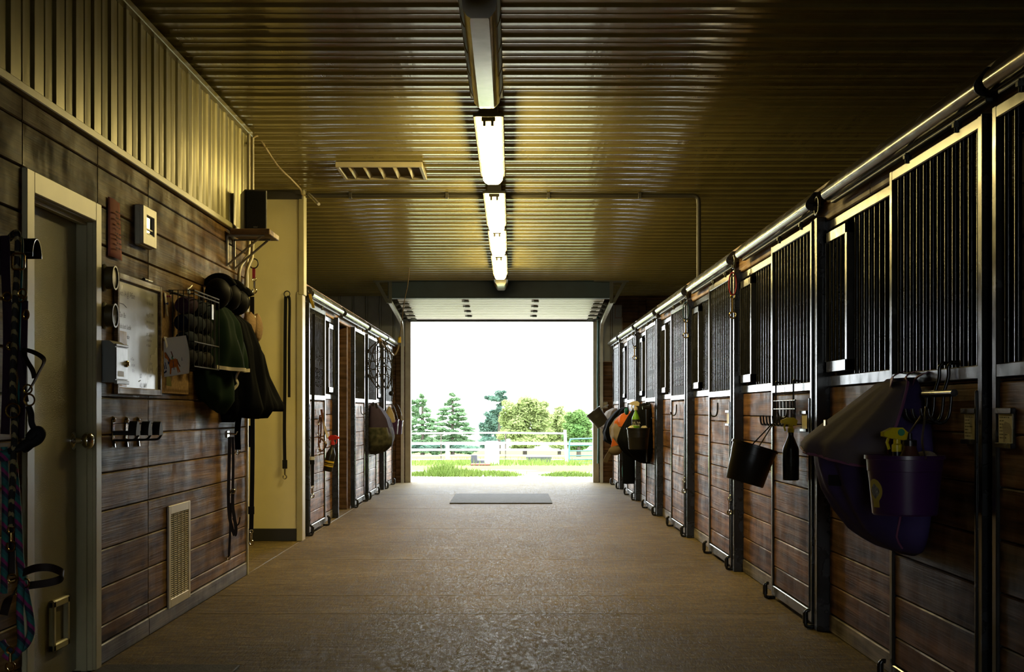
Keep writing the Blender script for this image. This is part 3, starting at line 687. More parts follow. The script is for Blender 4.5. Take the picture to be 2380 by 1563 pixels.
# ---------- fluorescent fixtures ----------
LENS_ON = mat('lit_fluorescent_lens', (0.8, 0.75, 0.5), rough=.4, emit=(1.0, 0.77, 0.28), estr=LAMP)
LENS_OFF = mat('dusty_unlit_lens', (0.72, 0.71, 0.66), rough=.15, var=.2, scale=5, bump=.04, bscale=4, spec=1.0)
M_HOUS = mat('dark_fixture_housing', (0.045, 0.042, 0.035), rough=.5)
FX = -.148
def fixture(y0, y1, zb, on, label):
    t = thing('fluorescent_light', label, 'ceiling light', (FX, (y0+y1)/2, zb), group='strip lights down the aisle ceiling')
    h = MB(); h.box(FX-.10, FX+.10, y0, y1, zb+.085, zb+.112, .004); h.box(FX-.06, FX+.06, y0+.03, y1-.03, zb+.11, ceilz(y1)-.0185)
    h.build('housing', M_HOUS, parent=t, smooth=0)
    l = MB(); e = .07
    secs = [(y0+.004, .05, .0), (y0+.03, .055, 0), (y1-.16, .055, 0), (y1-.05, .05, .012), (y1-.004, .04, .045)]
    rows = []
    for y, hw, up in secs:
        p = [(-.082, .085), (-.076, .04+up*.4), (-hw-.008, .012+up), (-hw+.01, 0+up), (hw-.01, 0+up), (hw+.008, .012+up), (.076, .04+up*.4), (.082, .085)]
        rows.append([V((FX+a, y, zb+b)) for a, b in p])
    vs = [q for r in rows for q in r]; n = 8; fs = []
    for i in range(len(rows)-1):
        for k in range(n-1): fs.append((i*n+k, i*n+k+1, (i+1)*n+k+1, (i+1)*n+k))
    fs.append(tuple(range(n))[::-1]); fs.append(tuple((len(rows)-1)*n+k for k in range(n)))
    l.add(vs, fs); l.build('lens', LENS_ON if on else LENS_OFF, parent=t, smooth=30)
    if on:
        s_ = MB()
        for dx in (-.026, .026): s_.box(FX+dx-.010, FX+dx+.010, y0-.004, y0+.02, zb+.024, zb+.06, .003)
        s_.box(FX-.046, FX+.046, y0-.004, y0+.02, zb+.055, zb+.084, .003)
        s_.build('tube_socket', mat('olive_socket', (.10, .085, .035), rough=.5), parent=t, smooth=0)
    for i in range(4):
        y = y0+.3+(y1-y0-.6)*i/3
        for s in (-1, 1):
            q = MB(); q.tube([(FX+s*.078, y, zb+.035), (FX+s*.09, y-.01, zb+.06), (FX+s*.100, y-.02, zb+.10)], .0025, 5); q.build('clip', M_BRASS, parent=t, smooth=60)
    return t
fixture(4.0, 6.80, 3.035, False, 'unlit grey strip light at the top edge of the photo')
fixture(7.0, 9.20, 3.03, False, 'long unlit grey strip light just before the first lit one')
fixture(9.78, 12.27, 3.03, True, 'nearest of the lit yellow-white strip lights')
fixture(13.15, 15.46, 3.02, True, 'second lit strip light, beyond the ceiling pipe')
fixture(15.8, 17.75, 3.01, True, 'third lit strip light down the aisle')
fixture(18.2, 20.7, 3.0, True, 'farthest lit strip light, before the header beam')
fixture(21.5, 22.55, 3.0, False, 'short unlit white strip light against the header beam')

# ---------- sky ----------
w = bpy.data.worlds.new('World'); S.world = w; w.use_nodes = True
nt = w.node_tree; bg = nt.nodes['Background']; L = nt.links
tc = _n(nt, 'ShaderNodeTexCoord'); dp = _n(nt, 'ShaderNodeVectorMath', operation='DOT_PRODUCT'); dp.inputs[1].default_value = V((-.05, 1.0, .16)).normalized()
L.new(tc.outputs['Generated'], dp.inputs[0])
mr = _n(nt, 'ShaderNodeMapRange', interpolation_type='SMOOTHSTEP'); mr.inputs[1].default_value = .45; mr.inputs[2].default_value = .97; mr.inputs[3].default_value = SKY0; mr.inputs[4].default_value = SKY1
L.new(dp.outputs['Value'], mr.inputs[0]); L.new(mr.outputs[0], bg.inputs['Strength'])
bg.inputs['Color'].default_value = (0.90, 0.97, 1.0, 1)

# ---------- camera ----------
cam = bpy.data.cameras.new('Camera'); co = bpy.data.objects.new('Camera', cam); COL.objects.link(co); S.camera = co
co.location = (0, 0, CAMZ); co.rotation_euler = (PI/2, 0, 0)
cam.sensor_width = 36; cam.sensor_fit = 'HORIZONTAL'; cam.lens = 36*FPX/2380
cam.shift_x = (1190-VPX)/2380; cam.shift_y = (VPY-781.5)/2380
cam.clip_end = 600
vs_ = S.view_settings; S.display_settings.display_device = 'sRGB'; vs_.view_transform = 'Standard'; vs_.look = 'None'; vs_.exposure = EXPO; vs_.gamma = 1; vs_.use_curve_mapping = False
S.cycles.max_bounces = 8; S.cycles.diffuse_bounces = 4; S.cycles.glossy_bounces = 4; S.cycles.transparent_max_bounces = 6; S.cycles.caustics_reflective = False; S.cycles.caustics_refractive = False
S.cycles.sample_clamp_indirect = 6.0; S.cycles.use_denoising = True
# ---------- things on the left wall ----------
M_LEATH = mat('dark_leather', (0.018, 0.010, 0.007), rough=.5, var=.25, spec=.2)
M_BLKWEB = mat('black_webbing', (0.012, 0.012, 0.014), rough=.65, spec=.12)
M_PURWEB = mat('dark_purple_webbing', (0.02, 0.007, 0.018), rough=.6, spec=.12)
M_TEALW = mat('teal_webbing', (0.01, 0.10, 0.10), rough=.6, spec=.12)
M_BLKTAN = stripes('black_tan_rope', [(.012, .012, .012), (.012, .012, .012), (.24, .19, .08)], 21, direction=(.0, 1.2, 1), dist=.35)
M_TEALMAG = stripes('teal_magenta_rope', [(.015, .14, .13), (.015, .10, .10), (.02, .02, .05), (.22, .02, .12)], 15, direction=(.9, .6, 1), dist=.1)
M_PAPER = mat('white_paper', (.85, .83, .77), rough=.8, var=.03, scale=2)
M_INK = mat('black_ink', (.02, .025, .03), rough=.6)
M_RED = mat('red_plastic', (.55, .03, .03), rough=.35)
M_BLKPL = mat('black_plastic', (.010, .011, .014), rough=.32)
def snap(mb, p, up=(0, 0, 1), L=.09, r=.0045):
    """bolt snap hanging below p"""
    p = V(p)
    mb.ring(p-V((0, 0, .012)), .013, .0035, (0, 1, 0), 14, 6)
    mb.tube([p-V((0, 0, .022)), p-V((0, 0, L*.6))], r*1.35, 8)
    q = p-V((0, 0, L*.6)); mb.tube([q+V((.016*math.sin(a), 0, -.018+.018*math.cos(a))) for a in [i*.55 for i in range(11)]], r, 6)
# --- tack hanging at the photo's left edge ---
YT = 5.52
def T(x, y, dY=0): return at(x, y, YT+dY)
t = thing('bridle_hook', 'black half-round bridle bracket on the boards left of the door frame', 'hook', (XL, 5.72, 1.75))
q = MB(); c0 = V((-1.86, 5.77, 1.83))
q.box(XL, XL+.012, 5.69, 5.76, 1.72, 1.86, .003)
q.tube([(XL+.01, 5.72, 1.80), (-1.83, 5.70, 1.80)], .008, 8)
q.grid(lambda u, v: V((-1.86+.06*v, 5.72+.055*math.cos(PI*u), 1.785+.07*math.sin(PI*u))), 12, 2)
q.build('bracket', M_BLACK, parent=t, smooth=40, solid=.006)
def lead(name_label, pts, r, m, snapend=True, cat='lead rope', name='lead_rope', hw=M_BRASS):
    t = thing(name, name_label, cat, pts[len(pts)//2])
    q = MB(); q.tube(smoothpath(pts, 6), r, 10); q.build('rope', m, parent=t, smooth=70)
    if snapend: q = MB(); snap(q, pts[-1]); q.build('snap', hw, parent=t, smooth=60)
    return t
lead('black and tan braided lead rope hanging straight at the left photo edge', [T(20, 556, .1), T(40, 543), T(41, 600), T(36, 700), T(33, 800), T(30, 900), T(34, 1000), T(30, 1100), T(26, 1225)], .0125, M_BLKTAN)
def halter(label, straps, rings, m, ringm=M_BRASS, buckles=()):
    t = thing('halter', label, 'halter', straps[0][0][len(straps[0][0])//2])
    for pts, w, side in straps:
        q = MB(); q.strap(smoothpath(pts, 5), w, .005, side); q.build('strap', m, parent=t, smooth=40)
    for p, R_, n_ in rings:
        q = MB(); q.ring(p, R_, .0035, n_, 18, 6); q.build('ring', ringm, parent=t, smooth=60)
    for p, a, b in buckles:
        q = MB(); p = V(p); k = [(-a, -b), (-a, b), (a, b), (a, -b)]
        pts = []
        for i in range(4):
            x0, z0 = k[i]; x1, z1 = k[(i+1) % 4]
            pts += [p+V((x0+(x1-x0)*f, 0, z0+(z1-z0)*f)) for f in (.12, .88)]
        q.tube(pts, .004, 6, closed=True); q.build('buckle', ringm, parent=t, smooth=60)
    return t
halter('dark purple webbing halter with brass rings behind the tan-flecked rope',
       [([T(12, 548, .05), T(14, 640, .04), T(18, 760, .04), T(16, 900, .04), T(12, 1010, .04)], .034, (1, 0, 0)), ([T(18, 690, .02), T(40, 820, .02), T(55, 905, .02), T(60, 935, .02)], .022, (1, .2, 0)),
        ([T(58, 700, .03), T(56, 800, .03), T(54, 900, .03), T(50, 1000, .03), T(50, 1020, .03)], .024, (1, 0, 0))],
       [(T(52, 683, -.02), .017, (.3, 1, 0)), (T(60, 732, -.02), .018, (.8, 1, 0)), (T(16, 690, -.02), .016, (0, 1, 0)), (T(68, 930, -.03), .021, (.2, 1, .1)), (T(30, 955, -.03), .026, (0, 1, 0))],
       M_PURWEB, buckles=[(T(42, 608, -.03), .023, .029)])
halter('teal webbing halter strap beside the tan-flecked rope',
       [([T(40, 548, .02), T(50, 560, .02), T(49, 620, .02), T(47, 690, .02)], .014, (1, 0, 0)), ([T(47, 690, .03), T(44, 800, .03), T(47, 880, .03), T(30, 1040, .03), T(4, 1060, .03)], .012, (1, 0, 0))],
       [(T(47, 694, .0), .013, (0, 1, 0)), (T(25, 805, 0), .014, (0, 1, 0))], M_TEALW)
halter('black webbing halter noseband sticking out in front of the cream door',
       [([T(52, 812), T(75, 818), T(97, 830), T(102, 842), T(90, 866), T(78, 890), T(66, 908), T(55, 915)], .022, (.2, 1, .5)), ([T(52, 815), T(62, 838), T(76, 862), T(80, 880)], .02, (.5, 1, .3))],
       [(T(64, 905, -.01), .016, (0, 1, 0))], M_LEATH)
t = lead('black knotted lead rope with snap in front of the cream door', [T(66, 945), T(72, 962), T(74, 985), T(84, 1003), T(92, 1008), T(88, 1020), T(66, 1030), T(44, 1044), T(20, 1050)], .012, M_BLKWEB, snapend=False)
q = MB(); q.tube(smoothpath([T(70, 1020), T(84, 1004), T(94, 1008), T(86, 1022), T(62, 1034), T(50, 1044)], 6), .021, 10); q.tube(smoothpath([T(64, 1014), T(74, 1032), T(60, 1046)], 6), .012, 8); q.build('knot', M_BLKWEB, parent=t, smooth=70)
lead('teal and magenta striped lead rope looped low beside the door', [T(10, 1040, .04), T(13, 1150, .03), T(12, 1260, .03), T(9, 1380, .03)], .0135, M_TEALMAG, snapend=False)
t = lead('teal and magenta lead rope coiled in a hanging loop near the floor', [T(30, 1060, .03), T(36, 1120, .02), T(42, 1200), T(46, 1290), T(54, 1350), T(64, 1400), T(72, 1450), T(70, 1480), T(55, 1505), T(30, 1515), T(12, 1505), T(4, 1490)], .0135, M_TEALMAG, snapend=False)
q = MB(); q.tube(smoothpath([T(50, 1350, -.02), T(46, 1420, -.02), T(48, 1500, -.02), T(28, 1530, -.02), T(10, 1520, -.02)], 6), .0135, 10); q.build('rope_end', M_TEALMAG, parent=t, smooth=70); q = MB(); q.tube(smoothpath([T(30, 1050, .04), T(16, 1060, .02), T(2, 1060, .02)], 6), .02, 10); q.build('rope_loop', M_TEALMAG, parent=t, smooth=70)
q = MB(); snap(q, T(24, 1505, -.04)); q.build('snap', M_BRASS, parent=t, smooth=60)
halter('brown leather halter with its noseband loop standing out low',
       [([T(50, 1334), T(80, 1322, -.05), T(115, 1320, -.05), T(142, 1330, -.02), T(147, 1338, .03), T(138, 1348, .06), T(110, 1356, .05), T(66, 1362, .02)], .028, (0, .25, 1)),
        ([T(55, 1362), T(36, 1376), T(18, 1398), T(8, 1430)], .03, (.6, .2, .7)), ([T(28, 1180, .05), T(26, 1260, .05), T(26, 1340, .05)], .03, (1, 0, 0))],
       [(T(60, 1356, -.01), .016, (.5, 1, 0)), (T(45, 1378, -.01), .012, (0, 1, 0)), (T(28, 1345, 0), .016, (0, 1, 0))], M_LEATH)
# --- papers, gauges, thermostat ---
def wx(d): return XL+d
t = thing('pink_paper', 'narrow pink notice paper pinned to the boards beside the door', 'paper', (XL, 7.34, 1.94))
q = MB(); q.grid(lambda u, v: V((wx(.006+.006*math.sin(u*5)+.012*v*u), 7.225+.235*u, 2.232-.285*v)), 8, 8); q.build('sheet', mat('pink_paper', (.62, .22, .18), rough=.8, var=.05), parent=t, smooth=180, solid=.0008)
q = MB()
for z, y, w_ in ((2.165, .06, .16), (2.135, .06, .16), (2.11, .08, .11), (2.09, .08, .09), (2.06, .05, .17), (2.04, .07, .12), (2.015, .08, .1), (1.99, .06, .12)): dashes(q, (wx(.026), 7.225+y, z), (0, 1, 0), (0, 0, 1), w_, .014)
q.build('printed_lines', mat('grey_print', (.18, .08, .07), rough=.8), parent=t, smooth=0)
t = thing('thermostat', 'cream wall thermostat with a glossy screen above the whiteboard', 'thermostat', (XL, 7.88, 2.06))
q = MB(); y0, y1, z0, z1 = 7.74, 8.03, 2.065, 2.265
q.box(wx(0), wx(.035), y0+.01, y1-.01, z0-.005, z1+.005, .006)
for a in ((y0, y0+.075, z0, z1), (y1-.05, y1, z0, z1), (y0+.07, y1-.045, z0, z0+.06), (y0+.07, y1-.045, z1-.045, z1)): q.box(wx(.03), wx(.05), a[0], a[1], a[2], a[3], .003)
q.build('case', mat('cream_plastic', (.62, .58, .42), rough=.35, var=.04), parent=t, smooth=0)
q = MB(); q.box(wx(.034), wx(.037), y0+.074, y1-.05, z0+.058, z1-.044); q.build('screen', mat('dark_gloss_screen', (.03, .03, .028), rough=.04, var=.02), parent=t, smooth=0)
q = MB(); q.box(wx(.036), wx(.043), y0+.074, y1-.05, z0+.085, z0+.092); q.box(wx(.036), wx(.043), y0+.074, y1-.05, z0+.06, z0+.065); q.build('screen_divider', MATS['cream_plastic'], parent=t, smooth=0)
def gauge(z, label, refl):
    t = thing('dial_gauge', label, 'thermometer', (XL, 7.175, z), group='round dials by the door')
    q = MB(); q.lathe([(.062, 0), (.066, .004), (.060, .010), (.054, .014), (.054, .048), (.058, .052), (.058, .056), (.050, .056), (.050, .050)], (XL, 7.175, z), (1, 0, 0), 32, caps=False); q.build('case', mat('olive_gauge_case', (.10, .09, .055), rough=.35, metal=.3), parent=t, smooth=40)
    q = MB(); q.lathe([(.0505, .047), (.0505, .050), (.0001, .051)], (XL, 7.175, z), (1, 0, 0), 32); q.build('dial_glass', mat('dial_face_%s' % ('a' if refl else 'b'), (.24, .24, .20), rough=.08 if refl else .3), parent=t, smooth=40)
gauge(1.837, 'upper round dial gauge beside the door frame', False); gauge(1.657, 'lower round dial gauge with glinting glass', True)
# --- whiteboard ---
Y0, Y1, Z0, Z1 = 7.345, 8.275, 1.285, 1.885
t = thing('whiteboard', 'wood-framed whiteboard with black handwriting', 'whiteboard', (XL, 7.8, Z0))
q = MB(); fw = .035
for a in ((Y0, Y0+fw, Z0, Z1), (Y1-fw, Y1, Z0, Z1), (Y0+fw, Y1-fw, Z0, Z0+fw), (Y0+fw, Y1-fw, Z1-fw, Z1)): q.box(wx(.0), wx(.022), a[0], a[1], a[2], a[3], .004)
q.build('frame', wood('frame_wood', (.10, .055, .025), (.18, .105, .05), (.26, .16, .08), rough=.45, scuffamt=.05, knots=0), parent=t, smooth=0)
q = MB(); q.box(wx(.0), wx(.008), Y0+.02, Y1-.02, Z0+.02, Z1-.02); q.build('panel', mat('whiteboard_panel', (.50, .50, .42), rough=.22, var=.06, scale=4, rvar=.08), parent=t, smooth=0)
q = MB()
def wr(s, y, z, size, sh=.25): text(q, s, size, (wx(.0093), y, z), (0, 1, 0), (0, 0, 1), shear=sh)
wr('Avot 1/4 @ 745am', 7.40, 1.775, .042); q.strap([(wx(.0095), 7.40, 1.735), (wx(.0095), 7.5, 1.735), (wx(.0095), 7.56, 1.722)], .004, .0006, (0, 0, 1))
wr('Zoe  Bo', 7.42, 1.668, .036); wr('Asha both Saddle', 7.41, 1.613, .034); wr('Ayla  yesterday', 7.41, 1.565, .034)
wr('USE', 8.08, 1.80, .026); wr('for (hay only)', 7.98, 1.768, .026); wr('Aug 31. 1PM', 7.97, 1.705, .030); wr('hind shoe supplies', 7.97, 1.67, .024); wr('too', 7.97, 1.645, .024); wr('30\u00b0 -- out to', 7.97, 1.60, .024); wr('in barn too', 7.98, 1.572, .024); wr('or closed', 7.97, 1.545, .024)
wr('ed', 8.05, 1.49, .026); wr('ok ice', 8.04, 1.45, .024); wr('due', 8.05, 1.42, .024); wr('see', 8.05, 1.385, .024)
wr('to Tues', 7.64, 1.46, .022); wr('at 1pm', 7.66, 1.43, .024); wr('10 o', 7.67, 1.40, .024); wr('LO', 7.83, 1.375, .032, 0); q.strap([(wx(.0095), 7.81, 1.355), (wx(.0095), 7.85, 1.362)], .004, .0006, (0, 0, 1)); wr('ALL 10AM', 7.83, 1.325, .034, .1)
q.build('handwriting', M_INK, parent=t, smooth=0)
q = MB(); q.box(wx(.0085), wx(.011), 7.40, 7.56, 1.325, 1.60, .002)
t2 = q.build('bamboo_strip', wood('bamboo', (.38, .20, .06), (.5, .29, .10), (.58, .36, .15), axis='Z', rough=.4, knots=0, scuffamt=0), smooth=0); tag(t2, 'plain bamboo board strip behind the grey box, on the whiteboard', 'board')
t = thing('marker_pen', 'black and white marker pen lying on the whiteboard top edge', 'marker', (XL+.012, 7.98, Z1))
q = MB(); q.tube([(XL+.012, 7.90, Z1+.009), (XL+.014, 7.965, Z1+.009)], .009, 10); q.build('cap', M_BLKPL, parent=t, smooth=50); q = MB(); q.tube([(XL+.014, 7.965, Z1+.009), (XL+.017, 8.06, Z1+.009)], .0075, 10); q.build('barrel', mat('white_plastic', (.75, .74, .7), rough=.3), parent=t, smooth=50)
# --- grey metal box ---
t = thing('metal_box', 'small grey metal lock box with sloped hood beside the whiteboard', 'box', (XL, 7.19, 1.335))
q = MB(); a, b = 7.08, 7.30
q.prism([(wx(.001), a, 1.337), (wx(.078), a, 1.337), (wx(.078), a, 1.50), (wx(.078), a, 1.515), (wx(.05), a, 1.535), (wx(.001), a, 1.535)], (0, b-a, 0))
q.box(wx(.074), wx(.088), a-.005, b+.005, 1.330, 1.348, .002); q.box(wx(.074), wx(.086), a-.004, b+.004, 1.508, 1.520, .002)
q.build('case', mat('grey_hammered_steel', (.16, .17, .165), rough=.4, metal=.3), parent=t, smooth=20)
q = MB(); q.box(wx(.078), wx(.083), a+.006, b-.006, 1.352, 1.504, .002); q.build('lid', mat('scuffed_grey_lid', (.40, .41, .40), rough=.35, metal=.4, var=.2, scale=12), parent=t, smooth=0)
q = MB(); q.lathe([(.016, 0), (.016, .006), (.009, .008), (.009, .014), (.0001, .015)], (wx(.083), b-.03, 1.43), (1, 0, 0), 16); q.build('lock', M_BRASS, parent=t, smooth=40)
q = MB(); q.box(wx(.083), wx(.0836), a+.03, a+.14, 1.366, 1.392); q.build('sticker', mat('pale_sticker', (.6, .6, .57), rough=.5), parent=t, smooth=0)
# --- cork board with pinned papers ---
t = thing('cork_board', 'narrow cork board behind the wire basket with pins', 'pin board', (XL, 8.6, 1.3))
q = MB(); q.box(wx(0), wx(.012), 8.30, 9.0, 1.30, 1.87, .003); q.build('board', mat('cork', (.30, .19, .09), rough=.9, scale=60, var=.3), parent=t, smooth=0)
for (y, z), cl in (((8.40, 1.60), 'clear'), ((8.37, 1.80), 'blue'), ((8.43, 1.845), 'pink')):
    q = MB(); q.lathe([(.006, .0), (.003, .006), (.003, .014), (.007, .017), (.007, .022), (.0001, .023)], (wx(.012), y, z), (1, 0, 0), 10)
    q.build('push_pin', mat(cl+'_pin', {'clear': (.7, .7, .65), 'blue': (.05, .08, .3), 'pink': (.5, .05, .2)}[cl], rough=.2), parent=t, smooth=50)
q = MB(); q.grid(lambda u, v: V((wx(.016+.01*v), 8.345+.05*u+.012*v, 1.86-.13*v)), 3, 4); tag(q.build('photo_strip', mat('faded_photo', (.35, .30, .27), rough=.5, var=.4, scale=40), solid=.001), 'faded paper strip pinned at the top of the cork board', 'paper')
q = MB(); q.grid(lambda u, v: V((wx(.02+.012*v), 8.325+.075*u, 1.615-.07*v*(1-.4*u))), 3, 3); tag(q.build('paper_tag', M_PAPER, solid=.001), 'small white paper tag pinned above the horse drawing', 'paper')
# drawing of an orange horse: pinned top left, hangs outwards in front of the basket
A, B, D = at(370, 788, 8.33), at(425, 781, 8.36), at(379, 878, 8.32)
U = (at(432, 780, 8.47)-A); W = (at(377, 878, 8.36)-A)
def DP(u, v, lift=0):
    p = A+U*u+W*v+V((0.012*math.sin(v*3)*u, -.012*math.sin(u*PI)*v, 0))
    return p+V((.003, -.004, 0))*(lift)
t = thing('child_drawing', 'child drawing of an orange horse and rider pinned beside the basket', 'drawing', A)
q = MB(); q.grid(lambda u, v: DP(u, v), 8, 10); q.build('sheet', M_PAPER, parent=t, smooth=180)
def fill(pts, m, nm):
    q = MB(); q.add([DP(a, b, .35) for a, b in pts], [tuple(range(len(pts)))]); q.build(nm, m, parent=t, smooth=0)
OR = mat('orange_crayon', (.60, .17, .03), rough=.8, var=.2, scale=60); NV = mat('navy_crayon', (.03, .06, .12), rough=.8); GN = mat('green_crayon', (.05, .25, .12), rough=.8); BR = mat('brown_crayon', (.16, .06, .03), rough=.8)
fill([(.30, .575), (.52, .56), (.58, .62), (.60, .78), (.30, .80), (.27, .70)], OR, 'horse_body')
fill([(.14, .37), (.17, .36), (.30, .55), (.28, .64), (.22, .55), (.14, .50)], OR, 'horse_head')
for pts in ([(.30, .79), (.36, .79), (.34, .95), (.29, .95)], [(.54, .77), (.60, .77), (.68, .93), (.65, .94)], [(.53, .78), (.57, .78), (.62, .94), (.59, .94)]): fill(pts, OR, 'horse_leg')
fill([(.17, .36), (.19, .37), (.33, .57), (.30, .66), (.25, .70), (.23, .62), (.29, .57)], NV, 'mane')
fill([(.36, .36), (.39, .36), (.44, .50), (.41, .52)], BR, 'rider_head'); fill([(.34, .58), (.40, .46), (.44, .58), (.40, .58), (.39, .53)], GN, 'rider_body'); fill([(.40, .50), (.42, .50), (.46, .85), (.44, .85)], NV, 'rider_leg')
fill([(.54, .58), (.57, .58), (.62, .70), (.68, .78), (.65, .79), (.59, .71)], BR, 'tail')
for x in (.07, .13): fill([(x, .62), (x+.02, .62), (x+.06, .80), (x+.03, .80)], NV, 'figure'); 
fill([(.07, .88), (.17, .82), (.18, .88), (.08, .91)], NV, 'scribble'); fill([(.72, .55), (.73, .55), (.74, .64), (.72, .64)], NV, 'small_mark')
for du, nm, c_ in ((.05, 'purple', (.22, .03, .16)), (.16, 'yellow', (.5, .32, .04))):
    q = MB(); q.lathe([(.006, 0), (.003, .005), (.003, .010), (.006, .014), (.0001, .015)], DP(du, .05), (.5, -.85, 0), 10); q.build('push_pin', mat(nm+'_pin', c_, rough=.3), parent=t, smooth=50)
q = MB(); q.grid(lambda u, v: at(384+13*u+2*v, 874+22*v+3*u, 8.42), 3, 3); tag(q.build('yellow_note', mat('yellow_paper', (.6, .52, .12), rough=.8)), 'yellow sticky note showing below the horse drawing', 'note')
# --- wire basket with rolled wraps ---
t = thing('wire_basket', 'black wire wall basket full of rolled leg wraps', 'basket', (XL, 8.85, 1.45))
by0, by1, bz0, bz1, bd = 8.50, 9.22, 1.455, 1.885, .15
q = MB()
def rect(z, inset=0): return [(wx(.008), by0, z), (wx(bd), by0, z), (wx(bd), by1, z), (wx(.008), by1, z)]
for z in (bz0, bz0+.14, bz1-.02, bz1): q.tube(rect(z), .004, 6, closed=True)
for i in range(7): y = by0+(by1-by0)*i/6; q.tube([(wx(bd), y, bz0), (wx(bd), y, bz1)], .003, 5); q.tube([(wx(.01), y, bz0), (wx(bd), y, bz0)], .003, 5)
for i in range(1, 5): x = wx(bd*i/5); q.tube([(x, by0, bz0), (x, by0, bz1)], .003, 5); q.tube([(x, by1, bz0), (x, by1, bz1)], .003, 5)
q.build('wire_frame', M_MATTE, parent=t, smooth=60)
q = MB(); q.box(wx(bd+.003), wx(bd+.006), 8.98, 9.03, 1.75, 1.84); q.build('tag_plate', mat('white_plastic', (.75, .74, .7), rough=.3), parent=t, smooth=0)
cols = [(.008, .010, .018), (.012, .02, .045), (.015, .02, .028), (.06, .03, .065), (.03, .026, .02), (.012, .018, .04), (.04, .034, .028), (.018, .03, .05), (.007, .007, .01)]
nm = ['black', 'navy', 'charcoal', 'mauve', 'olive', 'dark blue', 'taupe', 'slate blue', 'jet black']
k = 0; wmats = [mat('wrap_%s' % n.replace(' ', '_'), c_, rough=.9, var=.25, scale=30) for n, c_ in zip(nm, cols)]
for r in range(4):
    for j in range(3):
        z = bz0+.055+.1*r; y = by0+.125+.235*j+(.01 if r % 2 else -.01); x = wx(.078)
        q = MB(); q.lathe([(.0001, -.062), (.02, -.06), (.046, -.056), (.05, -.04), (.05, .04), (.046, .056), (.02, .06), (.0001, .062)], (x, y, z), (.25, 1, .1), 16)
        lab = '%s rolled leg wrap in the wire basket, %s layer, %s' % (nm[(k*2+r) % 9], ['bottom', 'lower middle', 'upper middle', 'top'][r], ['near end', 'middle', 'far end'][j])
        tag(q.build('leg_wrap', wmats[(k*2+r) % 9], smooth=50), lab, 'leg wrap', 'rolled wraps in the wire basket'); k += 1
q = MB(); q.box(wx(.09), wx(.096), 8.58, 8.66, 1.87, 1.9, .002); q.tube([(wx(.09), 8.6, 1.90), (wx(.09), 8.66, 1.91), (wx(.09), 8.72, 1.93)], .006, 6)
tag(q.build('metal_clip', M_CHROME, smooth=40), 'shiny metal clip on top of the wraps in the basket', 'clip')
# --- riding helmets ---
def helmet(y, z, r, label, x=None):
    t = thing('riding_helmet', label, 'helmet', (XL, y, z), group='helmets above the hanging coolers')
    x = x or XL+r*.85; m = mat('black_velvet_helmet', (.006, .006, .008), rough=.6, spec=.08)
    q = MB(); q.grid(lambda u, v: V((x+r*.82*math.cos(2*PI*u)*math.sin(PI/2*v*1.12), y-r*1.0*math.cos(PI/2*v*1.12), z+r*math.sin(2*PI*u)*math.sin(PI/2*v*1.12))), 24, 10, wrapu=True); q.build('shell', m, parent=t, smooth=180, solid=.012)
    q = MB(); q.grid(lambda u, v: V((x+(r*.82+.05*v)*math.cos(PI*(.15+.7*u)), y+r*.2+.02*v, z-.0+(r+.04*v)*math.sin(PI*(.15+.7*u)))), 12, 3); q.build('brim', m, parent=t, smooth=180, solid=.008)
    q = MB(); q.ring((x, y+r*.16, z), r*.9, .006, (0, 1, 0), 24, 6); q.build('harness', M_BLKWEB, parent=t, smooth=60)
helmet(9.50, 1.945, .092, 'biggest black riding helmet on the wall beside the wire basket', XL+.09)
helmet(9.95, 1.955, .085, 'middle black riding helmet in the row above the green cooler', XL+.08); helmet(10.3, 1.945, .08, 'farthest black riding helmet above the black rugs', XL+.075)
# --- hanging rugs ---
def drape(side, y0, y1, prof, m, name, parent, nu=36, nv=22, folds=5, amp=.10, seed=0., bot=None, solid=.008, yprof=None):
    """cloth hung on a wall: prof = [(z, out)], widest first; runs wall - out - wall"""
    base = XL if side < 0 else XR
    zs = [p[0] for p in prof]
    def lerp(v, tab):
        z = zs[0]+(zs[-1]-zs[0])*v
        for i in range(len(prof)-1):
            if zs[i] >= z >= zs[i+1]:
                k = (zs[i]-z)/(zs[i]-zs[i+1]+1e-9); return tab[i]+(tab[i+1]-tab[i])*k
        return tab[-1]
    outs = [p[1] for p in prof]; wys = yprof or [1.0]*len(prof)
    def fn(u, v):
        o = lerp(v, outs); wy = lerp(v, wys); z = zs[0]+(zs[-1]-zs[0])*v
        f = 1+amp*(.25+.75*v)*math.sin(folds*2*PI*u+seed+1.3*math.sin(3*v+seed))+amp*.5*math.sin(folds*4.3*PI*u+seed*2+2*v)
        a = PI*u; yc = (y0+y1)/2
        if bot: z += bot(u)*v
        return V((base-side*(o*max(0, math.sin(a))**.75*f+.004), yc-(y1-y0)/2*wy*math.cos(a)*(1+.25*amp*math.sin(folds*7*u+seed)), z))
    q = MB(); q.grid(fn, nu, nv); return q.build(name, m, parent=parent, smooth=180, solid=solid), fn
M_GREEN = mat('dark_green_fleece', (.008, .019, .012), rough=.85, spec=.03, var=.2, scale=5)
M_TRIMW = mat('cream_binding', (.62, .56, .44), rough=.7)
M_RUGB = mat('black_rug', (.0045, .005, .0065), rough=.8, spec=.02)
t = thing('horse_cooler', 'dark green fleece cooler with cream binding hanging on the wall', 'horse rug', (XL, 9.62, 1.25), group=None)
gp = [(1.885, .05), (1.86, .11), (1.78, .165), (1.65, .195), (1.55, .21), (1.475, .215)]
o_, fn = drape(-1, 9.27, 10.05, gp, M_GREEN, 'fleece', t, folds=3, amp=.12, seed=1.2, bot=lambda u: -.03*math.sin(PI*u*.9)+.02*u, yprof=[.35, .6, .85, 1, 1.05, 1.05])
gp2 = [(1.80, .05), (1.6, .12), (1.40, .15), (1.30, .15), (1.225, .10)]
